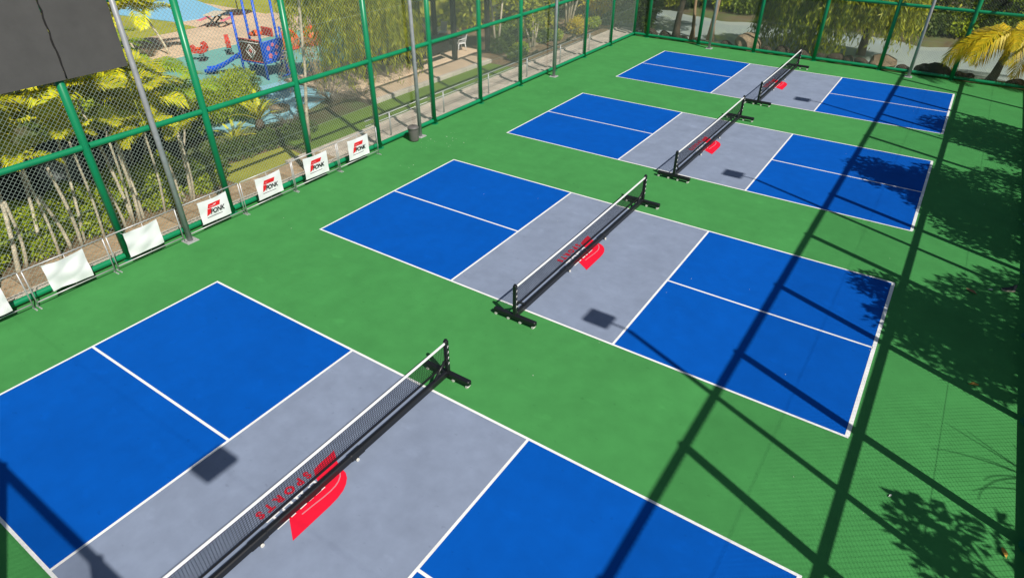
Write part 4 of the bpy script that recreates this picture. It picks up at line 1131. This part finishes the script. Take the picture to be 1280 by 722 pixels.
def chair(loc, rz, label, cush):
    c = thing('garden_chair', label, 'chair', loc, rz)
    m_ = 'plastic_white'
    b = MB(); b.bbox((-.24, -.23, .40), (.24, .23, .43), .012); b.build('seat', m_, c, org=(0, 0, 0))
    b = MB(); b.add([(-.22, -.20, .44), (-.22, .20, .44), (-.36, .19, .92), (-.36, -.19, .92), (-.25, -.20, .44), (-.25, .20, .44), (-.39, .19, .92), (-.39, -.19, .92)],
                    [(0, 1, 2, 3), (7, 6, 5, 4), (0, 3, 7, 4), (1, 5, 6, 2), (3, 2, 6, 7), (0, 4, 5, 1)]); b.build('backrest', 'cushion' if cush else m_, c, org=(0, 0, 0))
    for sx, sy_ in ((1, 1), (1, -1), (-1, 1), (-1, -1)):
        b = MB(); b.tube([(sx*.20, sy_*.20, .40), (sx*.27, sy_*.24, .0)], [.026, .02], 8); b.build('leg', m_, c, org=(0, 0, 0))
    for s in (-1, 1):
        b = MB(); b.tube([(.22, s*.22, .44), (.24, s*.25, .62), (.10, s*.26, .64), (-.28, s*.21, .66)], .02, 8); b.build('armrest', m_, c, org=(0, 0, 0))
    return c
chair((-15.9, 18.0, .125), -1.9, 'white plastic armchair at the edge of the pavilion shade', False)
chair((-18.9, 20.2, -.06), -1.2, 'white chair with beige back behind the pavilion', True)
tb_ = thing('patio_table', 'dark low table in the pavilion shade', 'table', (-16.8, 17.4, .125))
b = MB(); b.bbox((-.5, -.7, .66), (.5, .7, .71), .012); b.build('top', 'timber_dark', tb_, org=(0, 0, 0))
for sx in (-1, 1):
    for sy_ in (-1, 1):
        b = MB(); b.box((sx*.42-.035, sy_*.6-.035, 0), (sx*.42+.035, sy_*.6+.035, .658)); b.build('leg', 'timber_dark', tb_, org=(0, 0, 0))

# ================================================================== PLAYGROUND
pt_ = thing('play_tower', 'blue posted play tower with brown maze panel and blue flower panel', 'play tower', (-21.0, 9.2, .02))
def pt(name, m_, mb_, par=None): return mb_.build(name, m_, par or pt_, org=(-21.0, 9.2, .02))
PX = {'a': (-21.75, 8.55), 'b': (-20.25, 8.72), 'c': (-20.35, 9.95), 'd': (-22.3, 9.6), 'e': (-21.4, 10.5)}
def play_post(x, y, z): 
    b = MB(); b.tube([(x, y, .021), (x, y, z)], .06, 10); pt('post', 'play_blue', b)
for k_, z in (('a', 2.9), ('b', 3.9), ('c', 2.2), ('d', 3.4), ('e', 3.2)): play_post(*PX[k_], z)
b = MB(); b.prism([PX['a'], PX['b'], PX['c'], PX['e'], PX['d']], .72, .80); pt('platform', 'play_blue', b)
def panel(name, a, c, z0, z1, m_, inset=.08, th=.02):
    A = Vector((*PX[a], 0)); B = Vector((*PX[c], 0)); d = (B-A); L = d.length; d.normalize(); n = Vector((-d.y, d.x, 0))
    if n.x < 0: n = -n
    def P(u, z, k): q = A+d*u+n*k; return (q.x, q.y, z)
    b = MB(); b.add([P(inset, z0, -th), P(L-inset, z0, -th), P(L-inset, z1, -th), P(inset, z1, -th), P(inset, z0, th), P(L-inset, z0, th), P(L-inset, z1, th), P(inset, z1, th)],
                    [(3, 2, 1, 0), (4, 5, 6, 7), (0, 1, 5, 4), (1, 2, 6, 5), (2, 3, 7, 6), (3, 0, 4, 7)])
    return pt(name, m_, b), P, L
pn, Pf, L_ = panel('maze_panel', 'a', 'b', .82, 1.78, 'play_brown')
b = MB()
zc, uc = 1.27, L_/2
for rad, w in ((.30, .035), (.16, .03)):
    ring4 = [(uc, zc-rad), (uc+rad, zc), (uc, zc+rad), (uc-rad, zc)]
    for i in range(4):
        b.tube([Pf(*ring4[i], .027), Pf(*ring4[(i+1) % 4], .027)], w*.6, 5)
b.tube([Pf(.15, 1.66, .027), Pf(L_-.15, 1.66, .027)], .02, 5)
b.build('maze_pattern', 'play_white', pn, org=(-21.0, 9.2, .02))
b = MB(); b.tube([Pf(uc-.09, zc, .027), Pf(uc+.09, zc, .027)], .03, 5); b.tube([Pf(uc, zc-.09, .027), Pf(uc, zc+.09, .027)], .03, 5); b.build('maze_pattern', 'play_red', pn, org=(-21.0, 9.2, .02))
b = MB()
for z in (.82, 1.78): b.tube([Pf(.05, z, 0), Pf(L_-.05, z, 0)], .03, 6)
b.build('panel_frame', 'play_red', pn, org=(-21.0, 9.2, .02))
pn, Pf, L_ = panel('flower_panel', 'b', 'c', .82, 1.72, 'play_blue')
for u, z, s in ((.35, 1.4, .12), (.62, 1.52, .10), (.85, 1.38, .11), (.40, 1.05, .13), (.75, 1.1, .09)):
    b = MB()
    for k in range(5):
        t = 2*PI*k/5
        cpt = (u+s*.55*math.cos(t), z+s*.55*math.sin(t))
        b.add([Pf(cpt[0]+s*.42*math.cos(2*PI*q/8), cpt[1]+s*.42*math.sin(2*PI*q/8), .022+.001*k) for q in range(8)], [tuple(range(8))])
    b.build('flower', 'play_pink', pn, org=(-21.0, 9.2, .02))
for z in (.86, 1.70):
    b = MB(); b.tube([(*PX['b'], z), (*PX['c'], z)], .035, 8); pt('bar', 'play_blue', b)
b = MB(); b.tube([(*PX['c'], .5), (-20.1, 9.9, .07), (-20.05, 9.4, .07)], .04, 8); pt('step_bar', 'play_blue', b)
# slide toward the plaza
b = MB()
sl = [(-22.1, 9.0, .80), (-22.4, 8.75, .74), (-22.9, 8.3, .36), (-23.3, 7.95, .16), (-23.6, 7.7, .13)]
d = Vector((-.75, -.66, 0)).normalized(); n_ = Vector((-d.y, d.x, 0))
prof = [(-.27, .18), (-.25, .0), (.25, .0), (.27, .18)]
V = []
for p in sl:
    for u, h in prof: V.append((p[0]+n_.x*u, p[1]+n_.y*u, p[2]+h))
F = [(i*4+k, i*4+k+1, (i+1)*4+k+1, (i+1)*4+k) for i in range(4) for k in range(3)]
b.add(V, F, True); pt('slide', 'play_blue', b)
b = MB(); b.lathe([(.36, 0), (.30, .12), (.05, .22)], 6, (-21.3, 9.3, 1.84)); pt('knob_roof', 'play_orange', b)
b = MB(); b.bbox((-22.0, 10.1, 1.6), (-21.2, 10.2, 2.0), .03); pt('rear_panel', 'play_red', b)

def spring_rider(loc, rz, label):
    s = thing('spring_rider', label, 'spring rider', loc, rz, 'spring riders on the teal rubber')
    b = MB()
    pts = [(.13*math.cos(t*.9), .13*math.sin(t*.9), .04+.34*t/28) for t in range(29)]
    b.tube(pts, .018, 5); b.build('spring', 'lamp_dark', s, org=(0, 0, 0))
    b = MB(); b.bbox((-.2, -.2, 0.001), (.2, .2, .035), .01); b.build('base', 'lamp_dark', s, org=(0, 0, 0))
    b = MB()
    V = []; side = [(-.42, .42), (-.30, .38), (.10, .38), (.34, .46), (.42, .62), (.38, .82), (.26, .95), (.14, .92), (.10, .72), (-.05, .60), (-.22, .62), (-.36, .78), (-.48, .74)]
    for k, w in ((-.11, 1), (.11, 1)): V += [(x, k, z) for x, z in side]
    n = len(side)
    b.add(V, [tuple(range(n-1, -1, -1)), tuple(range(n, 2*n))]+[(i, (i+1) % n, n+(i+1) % n, n+i) for i in range(n)])
    b.build('body', 'play_red', s, org=(0, 0, 0))
    b = MB(); b.tube([(.20, -.24, .80), (.20, .24, .80)], .022, 6); b.build('handle', 'play_white', s, org=(0, 0, 0))
    b = MB(); b.bbox((-.18, -.14, .60), (.06, .14, .645), .01); b.build('seat', 'play_orange', s, org=(0, 0, 0))
spring_rider((-26.0, 9.1, .021), .6, 'red spring rider standing closest to the cane palm trunk')
spring_rider((-26.0, 10.75, .021), 2.6, 'red spring rider standing closer to the play tower')
for i, (x, y, z) in enumerate(((-24.3, 13.4, .021), (-24.0, 14.7, .021), (-22.4, 16.4, .021))):
    o = thing('play_pod', ['orange rounded play pod, the one nearest the play tower', 'orange rounded play pod in the middle of three', 'orange rounded play pod half hidden by the weeping tree'][i], 'play pod', (x, y, z))
    b = MB(); b.lathe([(.42, 0.001), (.55, .18), (.58, .45), (.46, .75), (.25, .98), (.08, 1.05)], 16); b.build('shell', 'play_orange', o, org=(0, 0, 0))
    b = MB(); b.lathe([(.56, .02), (.58, .10)], 16); b.build('rim', 'play_red', o, org=(0, 0, 0))
    b = MB()
    for a in (-.5, .1):
        b.tube([(.46*math.cos(a), .46*math.sin(a), .80), (.36*math.cos(a), .36*math.sin(a), 1.15)], [.09, .02], 8)
    b.build('horn', 'play_orange', o, org=(0, 0, 0))
# picnic table on the plaza and shallow pool beyond
pc = thing('picnic_table', 'dark legged picnic table with pink benches on the tan plaza', 'table', (-32.8, 14.7, 0.02), .5)
b = MB(); b.bbox((-.4, -.7, .70), (.4, .7, .76), .012); b.build('top', 'cushion', pc, org=(0, 0, 0))
for sy_ in (-.5, .5):
    b = MB(); b.tube([(-.45, sy_, 0.0), (.35, sy_, .698)], .05, 6); b.build('leg', 'lamp_dark', pc, org=(0, 0, 0))
    b = MB(); b.tube([(.45, sy_, 0.0), (-.35, sy_, .698)], .05, 6); b.build('leg', 'lamp_dark', pc, org=(0, 0, 0))
for sx in (-.75, .75):
    b = MB(); b.bbox((sx-.14, -.7, .40), (sx+.14, .7, .45), .012); b.build('bench', 'play_pink', pc, org=(0, 0, 0))
b = MB(); b.prism([(-49, 11.8), (-35.9, 13.9), (-35.5, 17.6), (-49, 21)], -.01, .03)
struct(b.build('splash_pool', 'pool_blue'))

pk = thing('parasol', 'pink red parasol beside the light blue pool', 'parasol', (-34.6, 17.6, 0))
b = MB(); b.tube([(0, 0, -.02), (0, 0, 2.3)], .035, 8); b.build('pole', 'lamp_dark', pk, org=(0, 0, 0))
b = MB(); b.lathe([(1.25, 1.35), (.8, 1.85), (.3, 2.2), (.04, 2.32)], 8, smooth=False); b.build('canopy', 'play_pink', pk, org=(0, 0, 0))
bush('corner_shrub', 'dark shrub with reddish leaves at the pond corner of the fence', [(-9.6, 28.4, .8, .45, .5, .8), (-10.1, 28.6, 1.3, .5, .5, .7), (-9.4, 28.9, 1.6, .5, .5, .6)], 1900, 'leaf_dark', .24, .08, cat='shrub')
